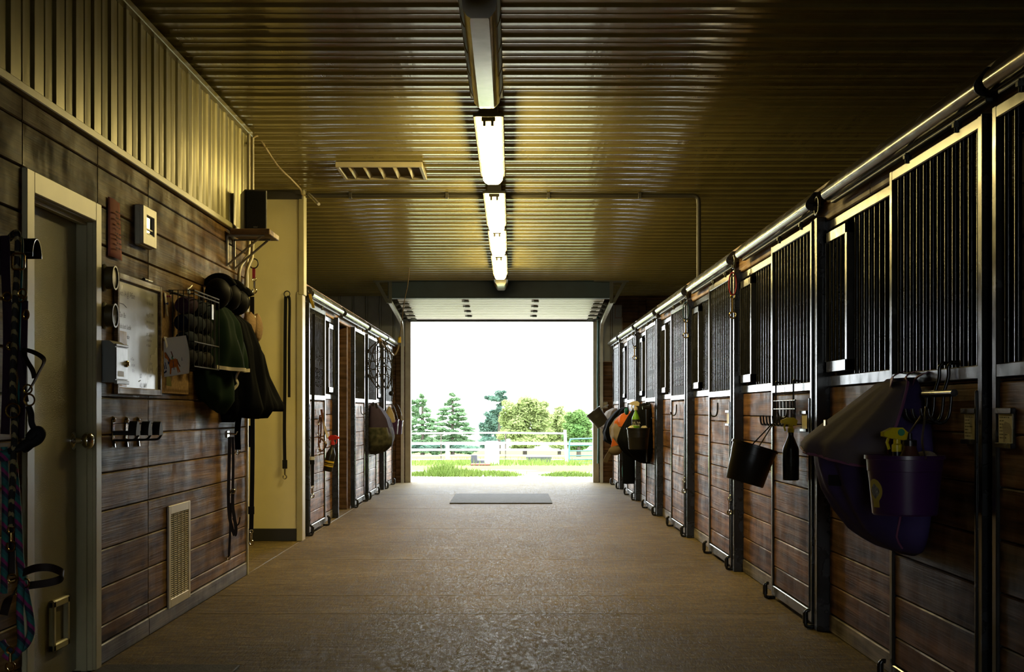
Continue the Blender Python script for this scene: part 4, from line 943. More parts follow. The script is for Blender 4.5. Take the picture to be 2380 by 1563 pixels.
o2, fn2 = drape(-1, 9.2, 9.9, gp2, M_GREEN, 'fleece_fold', t, folds=2, amp=.12, seed=2.5, bot=lambda u: .05-.09*math.sin(PI*u), yprof=[.8, 1, 1, .9, .6])
q = MB(); q.strap([fn(.12+.86*i/30, 1)+V((.008, -.008, .008)) for i in range(31)], .022, .012, (0, 0, 1)); q.build('binding', M_TRIMW, parent=t, smooth=40)
p = [at(566, 855, 9.75), at(556, 862, 9.70), at(548, 880, 9.68), at(552, 893, 9.7), at(540, 908, 9.66), at(522, 922, 9.62), at(514, 930, 9.62), at(526, 925, 9.66)]
q = MB(); q.grid(lambda u, v: (smoothpath([at(508, 858, 9.58), at(510, 900, 9.58), at(516, 930, 9.6)], 8)[int(v*16)]*(1-u)+smoothpath(p[:6], 8)[int(v*40)]*u), 10, 16); q.build('turned_corner', M_GREEN, parent=t, smooth=180, solid=.006)
q = MB(); q.strap(smoothpath(p[:7], 6), .022, .01, (0.3, 1, .2)); q.build('binding', M_TRIMW, parent=t, smooth=40)
t = thing('horse_rug', 'black stable rug hanging between the green cooler and the wall corner', 'horse rug', (XL, 10.2, 1.2))
drape(-1, 10.0, 10.62, [(1.86, .06), (1.80, .14), (1.65, .20), (1.4, .24), (1.24, .26), (1.18, .22)], M_RUGB, 'rug', t, folds=4, amp=.13, seed=.4, bot=lambda u: -.03*math.sin(4*u), yprof=[.4, .7, .9, 1, 1, .95])
drape(-1, 9.98, 10.25, [(1.45, .10), (1.3, .15), (1.2, .14), (1.13, .06)], M_RUGB, 'rug_fold', t, folds=2, amp=.15, seed=2.0, yprof=[1, .95, .7, .3])
q = MB(); q.strap(smoothpath([at(548, 925, 10.1), at(536, 945, 10.05), at(527, 968, 10.0), at(522, 975, 10.0)], 5), .05, .004, (1, .3, .3)); q.strap(smoothpath([at(565, 920, 10.2), at(560, 950, 10.2), at(556, 975, 10.2)], 5), .03, .004, (1, 0, 0)); q.build('loose_strap', M_RUGB, parent=t, smooth=40)
t = thing('horse_rug', 'black quilted rug with flared hem right at the wall corner', 'horse rug', (XL, 10.75, 1.2))
drape(-1, 10.5, 10.98, [(1.72, .10), (1.6, .16), (1.45, .19), (1.33, .24), (1.24, .28), (1.2, .27)], M_RUGB, 'rug', t, folds=3, amp=.10, seed=3.4, yprof=[.6, .8, .9, 1, 1, 1])
t = thing('sheepskin_pad', 'tan rounded sheepskin pad above the black rugs at the corner', 'pad', (-1.84, 10.6, 1.75))
q = MB(); q.ball((-1.83, 10.55, 1.80), .05, .12, .095, 16, 10, .06); q.ball((-1.79, 10.62, 1.79), .035, .10, .10, 14, 8, .05); q.build('pad', mat('tan_sheepskin', (.26, .17, .09), rough=.95, bump=.6, bscale=60), parent=t, smooth=180)
q = MB(); q.strap(smoothpath([at(590, 735, 10.55), at(592, 750, 10.55), at(588, 775, 10.55), at(582, 795, 10.55)], 5), .02, .02, (.3, 1, 0)); q.build('pad_edge', M_TRIMW, parent=t, smooth=50)
t = thing('girth_strap', 'black webbing girth with buckle hanging under the black rugs', 'girth', (-1.85, 10.4, 1.0))
q = MB(); q.strap(smoothpath([at(560, 925, 10.35), at(556, 960, 10.35), at(552, 1000, 10.35), at(553, 1046, 10.35)], 5), .04, .005, (1, .1, 0)); q.build('webbing', M_RUGB, parent=t, smooth=40)
q = MB(); q.ring(at(552, 1052, 10.35), .014, .003, (0, 1, 0)); q.tube([at(552, 1046, 10.35), at(552, 1060, 10.35)], .003, 6); q.build('buckle', M_CHROME, parent=t, smooth=60)
# --- bridle brackets in a row ---
for i, (px, lab) in enumerate(((262, 'bridle bracket nearest the cream door, of three on the boards'), (292, 'middle bridle bracket of three under the whiteboard'), (319, 'bridle bracket farthest from the cream door, of three'))):
    p = onx(px, 1000, XL); y = p.y; z = p.z
    t = thing('bridle_bracket', lab, 'hook', (XL, y, z-.06), group='bridle brackets under the whiteboard')
    q = MB(); q.box(XL, XL+.006, y-.022, y+.022, z-.05, z+.05, .003); q.tube([(XL+.004, y, z-.05), (XL+.008, y, z-.085)], .007, 6); q.lathe([(.018, 0), (.012, .012), (.0001, .016)], (XL, y, z+.05), (1, 0, 0), 12); q.build('back_plate', M_CHROME, parent=t, smooth=40)
    q = MB(); q.box(XL+.004, XL+.10, y-.006, y+.006, z-.026, z-.004, .002)
    q.grid(lambda u, v: V((XL+.085+.035*v, y+.042*math.cos(PI*u), z-.026+.07*math.sin(PI*u))), 14, 2); q.prism([(XL+.12, y+.042*math.cos(PI*j/10), z-.028+.07*math.sin(PI*j/10)) for j in range(11)], (.004, 0, 0))
    q.tube([(XL+.006, y, z+.03), (XL+.10, y, z+.036)], .002, 5); q.build('cradle', M_MATTE, parent=t, smooth=40)
    q = MB(); q.tube(smoothpath([(XL+.004, y, z-.05), (XL+.08, y, z-.05), (XL+.11, y, z-.045), (XL+.125, y, z-.025)], 4), .006, 8); q.build('lower_hook', M_MATTE, parent=t, smooth=60)
# --- return air grille ---
t = thing('vent_grille', 'tall cream louvred vent grille low on the brown boards', 'vent', (XL, 8.765, .08))
a, b, z0, z1 = 8.48, 9.05, .085, .665
q = MB(); w_ = .05
for r in ((a, a+w_, z0, z1), (b-w_, b, z0, z1), (a+w_, b-w_, z0, z0+w_), (a+w_, b-w_, z1-w_, z1)): q.box(XL+.002, XL+.014, r[0], r[1], r[2], r[3], .003)
for i in range(1, 5): y = a+w_+(b-a-2*w_)*i/5; q.box(XL+.004, XL+.013, y-.003, y+.003, z0+w_, z1-w_)
q.build('frame', mat('cream_grille', (.52, .46, .31), rough=.4, var=.08), parent=t, smooth=0)
q = MB(); n = 40
for i in range(n):
    z = z0+w_+(z1-z0-2*w_)*(i+.5)/n; q.add([(XL+.004, a+w_, z+.001), (XL+.004, b-w_, z+.001), (XL+.010, b-w_, z-.002), (XL+.010, a+w_, z-.002)], [(0, 1, 2, 3)])
q.build('louvers', MATS['cream_grille'], parent=t, smooth=0, solid=.0012)
q = MB(); q.box(XL+.0005, XL+.0015, a+.02, b-.02, z0+.02, z1-.02); q.build('dark_back', M_RUBBER, parent=t, smooth=0)
# --- leather straps on a hook by the corner ---
t = thing('rein_set', 'black leather reins hanging in a loop on a chrome hook', 'reins', (-1.9, 10.3, .2))
q = MB(); q.box(XL, XL+.008, 10.25, 10.33, 1.02, 1.07, .003); q.tube([(XL+.006, 10.29, 1.05), (XL+.06, 10.29, 1.045), (XL+.07, 10.29, 1.065)], .006, 8); q.build('hook', M_CHROME, parent=t, smooth=40)
q = MB()
for pts, w_ in (([at(534, 1016, 10.2), at(532, 1100, 10.2), at(531, 1160, 10.2), at(534, 1205, 10.2), at(543, 1240, 10.2), at(547, 1243, 10.2), at(548, 1225, 10.2), at(541, 1180, 10.2), at(541, 1140, 10.2)], .022), ([at(541, 1016, 10.22), at(542, 1080, 10.22), at(541, 1140, 10.22)], .018), ([at(536, 1170, 10.25), at(535, 1230, 10.25), at(532, 1296, 10.25)], .016)): q.strap(smoothpath(pts, 5), w_, .008, (1, .2, 0))
q.tube(smoothpath([at(541, 1205, 10.2), at(548, 1221, 10.2), at(555, 1218, 10.2), at(558, 1203, 10.2)], 5), .005, 6); q.build('strap', M_LEATH, parent=t, smooth=40)
q = MB(); q.ring(at(541, 1143, 10.18), .016, .004, (0, 1, 0)); q.ring(at(531, 1298, 10.25), .012, .004, (0, 1, 0)); q.build('buckle', M_CHROME, parent=t, smooth=60)
# --- speaker shelf ---
t = thing('wall_shelf', 'small brown wooden shelf on two steel brackets at the wall corner', 'shelf', (XL, 10.41, 2.2))
q = MB(); q.box(XL+.035, -1.637, 10.20, 10.62, 2.403, 2.44, .004); q.build('board', wood('shelf_board', (.09, .04, .02), (.22, .12, .05), (.36, .22, .10), rough=.5, axis='X', knots=0), parent=t, smooth=0)
for y in (10.25, 10.52):
    q = MB(); q.box(XL+.004, XL+.014, y-.012, y+.012, 2.19, 2.403); q.box(XL+.004, -1.68, y-.012, y+.012, 2.393, 2.403); q.tube([(XL+.012, y, 2.20), (-1.70, y, 2.395)], .008, 8); q.build('bracket', M_CONDUIT, parent=t, smooth=40)
t = thing('speaker', 'black bookshelf speaker standing on the corner shelf', 'speaker', (-1.79, 10.42, 2.44))
rz = Matrix.Rotation(.30, 3, 'Z'); c0 = V((-1.785, 10.44, 2.44))
def bx_r(mb, x0, x1, y0, y1, z0, z1, b): mb.obox(c0+rz @ V(((x0+x1)/2, (y0+y1)/2, (z0+z1)/2)), rz @ V(((x1-x0)/2, 0, 0)), rz @ V((0, (y1-y0)/2, 0)), V((0, 0, (z1-z0)/2)), b)
q = MB(); bx_r(q, -.078, .078, -.10, .12, 0, .285, .006); q.build('cabinet', mat('dark_speaker_cabinet', (.035, .028, .022), rough=.5), parent=t, smooth=0)
q = MB(); bx_r(q, -.072, .072, -.115, -.099, .008, .277, .008); q.build('grille', mat('speaker_cloth', (.010, .010, .010), rough=.9, bump=.4, bscale=200), parent=t, smooth=0)
q = MB(); text(q, 'SONY', .011, c0+rz @ V((-.017, -.1165, .022)), rz @ V((1, 0, 0)), (0, 0, 1)); q.build('badge', M_CONDUIT, parent=t, smooth=0)
# --- conduits and cables at the corner ---
for y, yl, lab in ((10.83, 10.62, 'grey conduit pipe on the siding, nearer of the two by the corner'), (10.99, 10.90, 'grey conduit pipe closest to the wall corner')):
    q = MB(); q.tube(smoothpath([(XL+.052, y, 3.2), (XL+.052, y, 2.7), (XL+.052, y, 2.36), (XL+.04, (y+yl)/2, 2.28), (XL+.022, yl, 2.18), (XL+.022, yl, 1.9), (XL+.022, yl, 1.75)], 4), .013, 10)
    tag(q.build('conduit', M_CONDUIT, smooth=60), lab, 'pipe', 'conduits at the wall corner')
q = MB(); q.tube(smoothpath([(-1.90, 10.9, 3.12), at(578, 332, 11.0), at(598, 316, 11.3), at(612, 335, 11.6), at(645, 385, 12.3), at(680, 420, 13.1), at(698, 440, 13.7), at(702, 452, 13.85), at(712, 455, 13.88)], 6), .008, 6)
tag(q.build('hanging_cable', mat('tan_cable', (.36, .28, .13), rough=.6), smooth=60), 'tan cable drooping from the wall corner to the passage wall', 'cable')
q = MB(); q.tube([at(718, 452, 13.85), at(741, 475, 13.4)], .014, 8); tag(q.build('cable_sleeve', mat('white_plastic', (.75, .74, .7), rough=.3), smooth=60), 'short white tube end poking out by the ceiling pipe', 'pipe')
# --- cross ties ---
def crosstie(name_label, path, w_, m, snapm=M_CHROME, ring=None, extra=(), cat='cross tie', side=(1, 0, 0)):
    t = thing('cross_tie', name_label, cat, path[len(path)//2])
    q = MB(); q.strap(smoothpath(path, 5), w_, .006, side); q.build('strap', m, parent=t, smooth=40)
    q = MB(); snap(q, path[-1], L=.13, r=.006); q.build('snap', snapm, parent=t, smooth=60)
    if ring: q = MB(); q.ring(ring[0], ring[1], .005, ring[2], 22, 6); q.build('ring', M_STEELD, parent=t, smooth=60)
    for nm_, pts, ww, mm in extra: q = MB(); q.strap(smoothpath(pts, 5), ww, .006, side); q.build(nm_, mm, parent=t, smooth=40)
    return t
M_REDW = mat('red_webbing', (.35, .02, .04), rough=.7); M_YELW = mat('yellow_webbing', (.6, .42, .04), rough=.7)
t = crosstie('long black cross tie with red loop hanging at the board wall corner', [at(586, 690, 11.02), at(586, 850, 11.02), at(587, 1000, 11.02), at(586, 1120, 11.02), at(584, 1232, 11.02)], .032, M_BLKWEB,
         ring=(at(590, 613, 11.02), .035, (.3, 1, 0)), extra=[('red_loop', [at(590, 622, 11.02), at(590, 648, 11.02)], .022, M_REDW), ('webbing_pad', [at(585, 990, 11.0), at(585, 1040, 11.0)], .044, M_BLKWEB), ('webbing_keeper', [at(584, 1178, 11.0), at(584, 1196, 11.0)], .045, M_BLKWEB)])
q = MB(); snap(q, at(591, 646, 11.02), L=.13, r=.006); q.build('upper_snap', M_CHROME, parent=t, smooth=60)
crosstie('black cross tie hanging doubled on the cream passage wall', [at(664, 690, 13.88), at(663, 760, 13.88), at(662, 900, 13.88), at(661, 1000, 13.88), at(662, 1085, 13.88)], .03, M_BLKWEB, snapm=mat('dull_steel', (.25, .22, .15), rough=.4, metal=.8),
         ring=(at(667, 684, 13.9), .028, (.2, 1, 0)), extra=[('strap_tail', [at(668, 692, 13.86), at(673, 700, 13.86), at(672, 800, 13.86), at(672, 924, 13.86)], .024, M_BLKWEB), ('buckle_pad', [at(662, 1070, 13.86), at(662, 1090, 13.86)], .045, M_BLKWEB)])
crosstie('black cross tie with yellow loop hanging on the first left stall door', [at(729, 730, 14.40), at(728, 850, 14.40), at(727, 1000, 14.40), at(726, 1130, 14.40)], .03, M_BLKWEB,
         ring=(at(721, 677, 14.30), .024, (.5, 1, 0)), extra=[('yellow_loop', [at(720, 684, 14.30), at(724, 700, 14.33), at(729, 716, 14.38)], .025, M_YELW), ('buckle', [at(726, 1062, 14.36), at(726, 1070, 14.36)], .045, M_CHROME), ('strap_keeper', [at(726, 1070, 14.365), at(726, 1080, 14.365)], .04, M_BLKWEB)])
# --- on the first left stall door ---
M_BRIDL = mat('brown_bridle_leather', (.07, .022, .015), rough=.4)
t = thing('bridle', 'dark bridle hanging on the first left stall door', 'bridle', at(750, 1000, 15.15))
q = MB()
for pts, w_ in (([at(747, 952, 15.2), at(750, 975, 15.2), at(756, 1000, 15.15), at(763, 1020, 15.1)], .03), ([at(744, 965, 15.25), at(740, 1000, 15.25), at(742, 1040, 15.25), at(750, 1050, 15.2)], .018), ([at(741, 1017, 15.2), at(752, 1025, 15.15), at(758, 1035, 15.12), at(748, 1050, 15.15), at(742, 1045, 15.2)], .022), ([at(746, 970, 15.2), at(746, 1000, 15.2), at(744, 1030, 15.2)], .018)):
    q.strap(smoothpath(pts, 5), w_, .006, (.5, .8, .2))
q.build('strap', M_BRIDL, parent=t, smooth=40)
q = MB(); q.ring(at(742, 1055, 15.2), .016, .004, (0, 1, 0)); q.ring(at(743, 985, 15.2), .014, .004, (0, 1, 0)); q.ring(at(741, 1010, 15.2), .014, .004, (0, 1, 0)); q.build('ring', M_CHROME, parent=t, smooth=60)
def trigger(mb, p, ang, k=1.0):
    """spray head above the neck at p, nozzle towards angle ang in plan"""
    d = V((math.cos(ang), math.sin(ang), 0)); s_ = V((-d.y, d.x, 0)); p = V(p)
    mb.lathe([(.017*k, 0), (.017*k, .022*k), (.012*k, .026*k), (.012*k, .04*k)], p, (0, 0, 1), 14)
    pr = [(-.028, .036), (.03, .044), (.052, .05), (.052, .064), (.02, .078), (-.015, .078), (-.034, .062)]
    mb.prism([p+d*a*k+V((0, 0, b*k))-s_*.012*k for a, b in pr], s_*.024*k)
    mb.tube([p+d*.03*k+V((0, 0, .046*k)), p+d*.036*k+V((0, 0, .03*k)), p+d*.028*k+V((0, 0, .008*k))], .005*k, 6)
def bottle(label, p, r, h, m, headm, ang, k=1.0, tilt=(0, 0, 1), bands=(), name='spray_bottle', group=None):
    t = thing(name, label, 'spray bottle', p, group)
    ax = V(tilt).normalized()
    q = MB(); q.lathe([(r*.9, 0), (r, .008), (r, h*.62), (r*.94, h*.68), (r*.55, h*.84), (.016, h*.93), (.016, h)], p, ax, 24); q.build('bottle_body', m, parent=t, smooth=50)
    q = MB(); trigger(q, V(p)+ax*h, ang, k); q.build('spray_trigger', headm, parent=t, smooth=30)
    for a, b, bm, nm_ in bands: q = MB(); q.lathe([(r+.0008, h*a), (r+.0008, h*b)], p, ax, 24, caps=False); q.build(nm_, bm, parent=t, smooth=50)
    return t
bottle('black spray bottle with red trigger hanging on the first left stall door', at(761, 1096, 15.1), .047, .27, M_BLKPL, M_RED, -.3, 1.25, tilt=(.2, 0, 1), bands=[(.18, .23, M_YELW, 'yellow_band'), (.26, .28, M_YELW, 'yellow_band'), (.33, .40, M_YELW, 'yellow_band')])
# --- rug bag, buckets and net farther along the left ---
t = thing('rug_bag', 'dark purple rug bag with camouflage base on a left stall door', 'bag', (XL, 20.9, .62))
drape(-1, 20.55, 21.35, [(1.32, .03), (1.24, .14), (1.1, .24), (.9, .30), (.75, .28), (.66, .2), (.62, .08)], mat('dusky_purple_fabric', (.035, .025, .05), rough=.8, spec=.12), 'bag', t, folds=3, amp=.08, seed=1, yprof=[.5, .7, .9, 1, .95, .8, .4])
drape(-1, 20.5, 21.3, [(.98, .27), (.85, .31), (.74, .29), (.65, .2), (.61, .07)], mat('camouflage_fabric', (.02, .022, .016), rough=.85, spec=.12, col2=(.08, .075, .05), scale=14), 'bag_base', t, folds=3, amp=.06, seed=2, yprof=[.98, 1.02, .95, .8, .4])
q = MB(); q.strap([at(866, 945, 20.5), at(868, 935, 20.5), at(874, 938, 20.5), at(876, 950, 20.5)], .03, .006, (1, .4, 0)); q.build('handle', M_BLKWEB, parent=t, smooth=40)
M_PURPL = mat('purple_bucket_plastic', (.05, .02, .085), rough=.35)
def bucket(label, c, r, h, m, name='bucket', flat=None, tilt=(0, 0, 1), group=None):
    t = thing(name, label, 'bucket', c, group)
    q = MB(); q.lathe([(.0001, 0), (r*.80, 0), (r*.83, .006), (r*.93, h*.72), (r*.955, h*.74), (r*.975, h*.93), (r*1.03, h*.935), (r*1.03, h), (r*.965, h), (r*.945, h*.74), (r*.80, .012), (.0001, .012)], c, tilt, 40, flat=flat, caps=False); q.build('shell', m, parent=t, smooth=30)
    return t
b1 = bucket('purple bucket hanging nearest the tan cloth on the left stalls', at(910, 1010, 22.3), .11, .22, M_PURPL); b2 = bucket('purple bucket closest to the bright doorway on the left', at(922, 1010, 23.0), .10, .21, M_PURPL)
for bt, pp in ((b1, at(910, 974, 22.3)), (b2, at(922, 974, 23.0))):
    q = MB(); q.tube(smoothpath([pp+V((-.1, 0, 0)), pp+V((-.08, 0, .14)), pp+V((0, 0, .22)), pp+V((.05, 0, .14)), pp+V((.09, 0, 0))], 5), .004, 6); q.build('bail', M_STEELD, parent=bt, smooth=60)
t = thing('stable_cloth', 'tan cloth hanging from a hook above the purple buckets', 'cloth', at(905, 980, 22.0))
q = MB(); c0 = at(905, 945, 22.0)
q.lathe([(.01, 0), (.03, -.03), (.07, -.12), (.09, -.22), (.07, -.24)], c0, (0, 0, 1), 20, caps=False); q.build('cloth', mat('tan_cloth', (.42, .34, .22), rough=.9, bump=.4, bscale=15), parent=t, smooth=180)
t = thing('hay_net', 'limp string hay net hanging on the left stalls', 'hay net', at(885, 840, 20.4))
q = MB()
for i in range(9):
    a = 2*PI*i/9
    q.tube(smoothpath([at(885, 792, 20.3)+V((.03*math.cos(a), .02*math.sin(a), 0)), at(880, 820, 20.3)+V((.16*math.cos(a), .06*math.sin(a), 0)), at(884, 870, 20.3)+V((.17*math.cos(a+.5), .07*math.sin(a+.5), 0)), at(890, 905, 20.3)+V((.07*math.cos(a+1), .05*math.sin(a+1), 0))], 5), .006, 5)
for k in range(4):
    z = 818+19*k; q.tube([at(882, z, 20.3)+V((.165*math.cos(2*PI*j/16), .065*math.sin(2*PI*j/16), .03*math.sin(5*j))) for j in range(16)], .005, 5, closed=True)
q.build('netting', mat('grey_string', (.03, .025, .02), rough=.9), parent=t, smooth=60)
t = thing('hay_hook_arm', 'wooden bar with cord above the hay net on the left', 'bar', at(890, 800, 21))
q = MB(); q.tube([at(880, 785, 20.6), at(884, 797, 20.6)], .03, 8); q.tube([at(884, 797, 20.6), at(914, 826, 21.5)], .014, 8); q.build('bar', M_HEAD, parent=t, smooth=50)
q = MB(); q.tube(smoothpath([at(914, 828, 21.5), at(908, 880, 21.6), at(912, 910, 21.6), at(907, 920, 21.6)], 5), .008, 6); q.ball(at(909, 915, 21.6), .035); q.build('cord', M_BLKWEB, parent=t, smooth=60)
t = thing('pull_cord', 'door pull cord with yellow handle hanging by the left track', 'cord', at(940, 720, 22))
q = MB(); q.tube(smoothpath([at(951, 622, 20.5), at(948, 660, 20.7), at(940, 700, 21.2), at(932, 760, 21.8), at(928, 788, 22)], 5), .006, 6); q.tube(smoothpath([at(927, 800, 22), at(925, 812, 22), at(918, 826, 21.9)], 5), .014, 6); q.build('cord', mat('old_cord', (.22, .17, .12), rough=.9), parent=t, smooth=60)
q = MB(); q.tube([at(929, 783, 22), at(928, 797, 22)], [.022, .03], 10); q.build('handle', M_YELW, parent=t, smooth=60)
# --- ceiling: vent and pipe ---
t = thing('ceiling_vent', 'cream ceiling diffuser with slanted blades left of the strip lights', 'vent', (-1.08, 12.62, 3.2))
X0, X1, Y0, Y1, zc = -1.435, -.725, 12.28, 12.98, 3.195
q = MB(); zt = ceilz(12.98)-.0195
for r in ((X0, X1, Y0, Y0+.03), (X0, X1, Y1-.03, Y1), (X0, X0+.03, Y0+.03, Y1-.03), (X1-.03, X1, Y0+.03, Y1-.03)): q.box(r[0], r[1], r[2], r[3], zc, zt, .004)
q.build('frame', mat('cream_grille', (.52, .46, .31), rough=.4), parent=t, smooth=0)
for i in range(5):
    x = X0+.05+(X1-X0-.1)*(i+.5)/5.0
    q = MB(); q.grid(lambda u, v: V((x-.012+.03*u, Y0+.03+(Y1-Y0-.06)*v, zc+.003+.042*u)), 4, 1); q.build('blade', MATS['cream_grille'], parent=t, smooth=60, solid=.003)
q = MB(); q.box(X0+.02, X1-.02, Y0+.02, Y1-.02, zt-.012, zt-.004); q.build('back_plate', mat('dark_tan_back', (.12, .09, .045), rough=.8), parent=t, smooth=0)
t = thing('ceiling_pipe', 'dark pipe across the ceiling turning down behind the right stalls', 'pipe', (0, 14.07, 3.2))
q = MB(); z = 3.215; q.tube([(-2.4, 14.05, z), (1.70, 14.05, z)]+[(1.70+.05*math.sin(a), 14.05, z-.05+.05*math.cos(a)) for a in (.4, .8, 1.2)]+[(1.75, 14.05, z-.08), (1.75, 14.05, 2.44)], .021, 10); q.build('pipe', M_PIPE, parent=t, smooth=60)
q = MB()
for x in (-1.5, -.6, .35, 1.2): q.box(x-.015, x+.015, 14.02, 14.08, z-.026, z+.03, .003)
q.build('clamp', M_PIPE, parent=t, smooth=0)
# ---------- things on the right stalls ----------
M_PURR = mat('purple_rug_canvas', (.065, .05, .155), rough=.75, spec=.12, var=.2, scale=4, bump=.15, bscale=30)
M_PURF = mat('dusty_purple_flap', (.12, .10, .15), rough=.8, spec=.12, var=.3, scale=4, col2=(.17, .14, .115), bump=.15, bscale=30)
M_LILAC = mat('mauve_binding', (.26, .09, .2), rough=.7)
t = thing('horse_rug', 'big folded purple horse rug hanging from the nearest right stall door', 'horse rug', (XR-.1, 6.35, .62))
pf = [(1.335, .04), (1.295, .09), (1.213, .19), (1.14, .28), (1.066, .36), (.975, .35), (.884, .325), (.79, .27), (.70, .20), (.64, .11), (.612, .03)]
o_, fn = drape(1, 5.92, 6.80, pf, M_PURR, 'rug', t, nu=48, nv=30, folds=4, amp=.05, seed=.8, yprof=[.45, .6, .8, .95, 1, 1, 1, .95, .85, .7, .4], solid=.012)
def fl_(u, v):
    uu = .10+.74*u; p = fn(uu, .03+v*(.40+.16*(.5-u)-.10*max(0, u-.55)))
    return p+V((-.018-.045*math.sin(PI*uu)*v*v, -.018*math.cos(PI*uu)-.01, .006))
q = MB(); q.grid(fl_, 24, 16); q.build('flap', M_PURF, parent=t, smooth=180, solid=.008)
edge = [fl_(0, i/12) for i in range(13)]+[fl_(i/20, 1) for i in range(1, 21)]+[fl_(1, 1-i/12) for i in range(1, 13)]
q = MB(); q.tube(edge, .0065, 6); q.tube([fn(.15+.6*i/20, .985) for i in range(21)], .006, 6); q.tube([fn(.13+.04*math.sin(i*.5), .40+.55*i/16)+V((-.008, -.012, 0)) for i in range(17)], .005, 6); q.build('binding', M_LILAC, parent=t, smooth=60)
for px, py, ex in ((2072, 893, 2090), (2108, 890, 2118), (2120, 898, 2150)):
    a = at(px, py, 6.15); b = onx(ex, 868, XR-.008)
    q = MB(); q.strap(smoothpath([a, (a+b)/2+V((-.01, 0, .005)), b, b+V((.03, 0, .012))], 4), .032, .004, (.2, 1, 0)); q.build('hanging_strap', M_LILAC, parent=t, smooth=40)
q = MB(); q.box(0, 0, 0, 0, 0, 0); q = MB(); p_ = fl_(.58, .62); q.obox(p_+V((-.014, -.008, .004)), (.004, .002, 0), (0, .02, 0), (0, 0, .014), .002); q.build('brass_tag', M_BRASS, parent=t, smooth=0)
q = MB(); p_ = fn(.40, .58); q.obox(p_+V((-.012, -.012, 0)), (.022, -.018, 0), (.006, .008, 0), (0, 0, .022), .002); q.build('black_patch', M_BLKWEB, parent=t, smooth=0)
# purple bucket and its contents
c = V((1.467, 5.6, .816))
t = bucket('large purple bucket with yellow sticker in front of the purple rug', c, .147, .222, mat('deep_purple_plastic', (.055, .016, .085), rough=.3), flat=((1, 0, 0), .13))
q = MB(); rim = c.z+.215
q.tube(smoothpath([(1.50, 5.6-.15, rim), (1.515, 5.55, rim+.06), (1.54, 5.6, rim+.155), (1.552, 5.64, rim+.185), (1.545, 5.68, rim+.15), (1.50, 5.74, rim+.06), (1.48, 5.75, rim)], 6), .004, 6); q.build('bail', mat('dull_steel', (.25, .22, .15), rough=.4, metal=.8), parent=t, smooth=60)
q = MB()
def onb(a, z, rr=.1385): return c+V((rr*(.80+.16*(z/.222))/.925*math.cos(a)*1.0, rr*(.80+.16*(z/.222))/.925*math.sin(a), z))
q.grid(lambda u, v: onb(-2.80+.60*(u-.5)*max(math.sqrt(max(0, 1-((v-.6)/.405)**2)), .5 if v < .45 else 0), .03+.105*v, .1415), 10, 22); q.build('sticker', mat('yellow_sticker', (.62, .48, .08), rough=.5, var=.1), parent=t, smooth=180)
q = MB(); q.grid(lambda u, v: onb(-2.80-.20+.40*(.5+(u-.5)*math.sin(PI*max(.04, min(.96, v)))), .062+.055*v, .1425), 10, 10); q.build('sticker_picture', mat('sticker_print', (.12, .11, .09), rough=.6, var=.8, scale=50, col2=(.35, .36, .34)), parent=t, smooth=180)
q = MB(); pa = onb(-2.94, .085, .1435); pb = onb(-2.68, .085, .1435); text(q, 'FLEX', .018, pa, pb-pa, (0, 0, 1)); q.build('sticker_lettering', M_PAPER, parent=t, smooth=0)
sb = bottle('black spray bottle with yellow trigger head standing in the purple bucket', V((1.44, 5.62, .835)), .035, .215, M_BLKPL, mat('yellow_plastic', (.88, .70, .012), rough=.3, var=.05), PI+.25, 1.15)
q = MB(); p_ = V((1.44, 5.62, .835+.215+.072)); q.lathe([(.013, 0), (.013, .0015), (.0001, .0016)], p_+V((.012, -.016, 0)), (0, -1, 0), 18, sx=1); q.build('green_oval', mat('green_sticker', (.02, .30, .12), rough=.4), parent=sb, smooth=0)
t = thing('jug', 'brown jug with black cap standing in the purple bucket', 'bottle', (1.475, 5.57, .835))
q = MB(); q.lathe([(.05, 0), (.055, .01), (.055, .15), (.05, .175), (.024, .225), (.022, .24)], (1.475, 5.57, .835), (0, 0, 1), 20); q.build('jug_body', mat('brown_plastic', (.10, .035, .018), rough=.4), parent=t, smooth=50)
q = MB(); q.lathe([(.025, .238), (.025, .258), (.008, .262), (.007, .285)], (1.475, 5.57, .835), (0, 0, 1), 16); q.build('cap', M_BLKPL, parent=t, smooth=50)
q = MB(); q.ball((1.54, 5.60, 1.03), .045, .06, .022, 14, 8, .12); q.box(1.50, 1.58, 5.56, 5.64, 1.0, 1.03, .01); tag(q.build('grooming_cloth', mat('beige_terry', (.36, .30, .20), rough=.95, bump=.8, bscale=90), smooth=60), 'beige terry cloth lying in the top of the purple bucket', 'cloth')
# hook rack over the door rail
t = thing('hook_rack', 'black over-rail hook rack on the nearest door, above the purple bucket', 'hooks', (1.62, 5.72, 1.2))
q = MB(); xr = 1.625
q.tube([(xr, 5.52, 1.268), (xr, 5.92, 1.268)], .014, 12); q.build('bar', M_BLACK, parent=t, smooth=60)
for y in (5.66, 5.78):
    q = MB(); q.tube(smoothpath([(xr, y, 1.268), (xr+.018, y, 1.33), (xr+.02, y, 1.37), (xr+.04, y, 1.385), (xr+.075, y, 1.37), (xr+.08, y, 1.34)], 5), .0075, 8); q.build('over_hook', M_BLACK, parent=t, smooth=60)
for y in (5.56, 5.66, 5.78, 5.88):
    q = MB(); q.tube(smoothpath([(xr, y, 1.262), (xr-.005, y, 1.2), (xr-.02, y, 1.165), (xr-.05, y, 1.158), (xr-.078, y, 1.18), (xr-.085, y, 1.21)], 5), .0065, 8); q.build('hook', M_BLACK, parent=t, smooth=60)
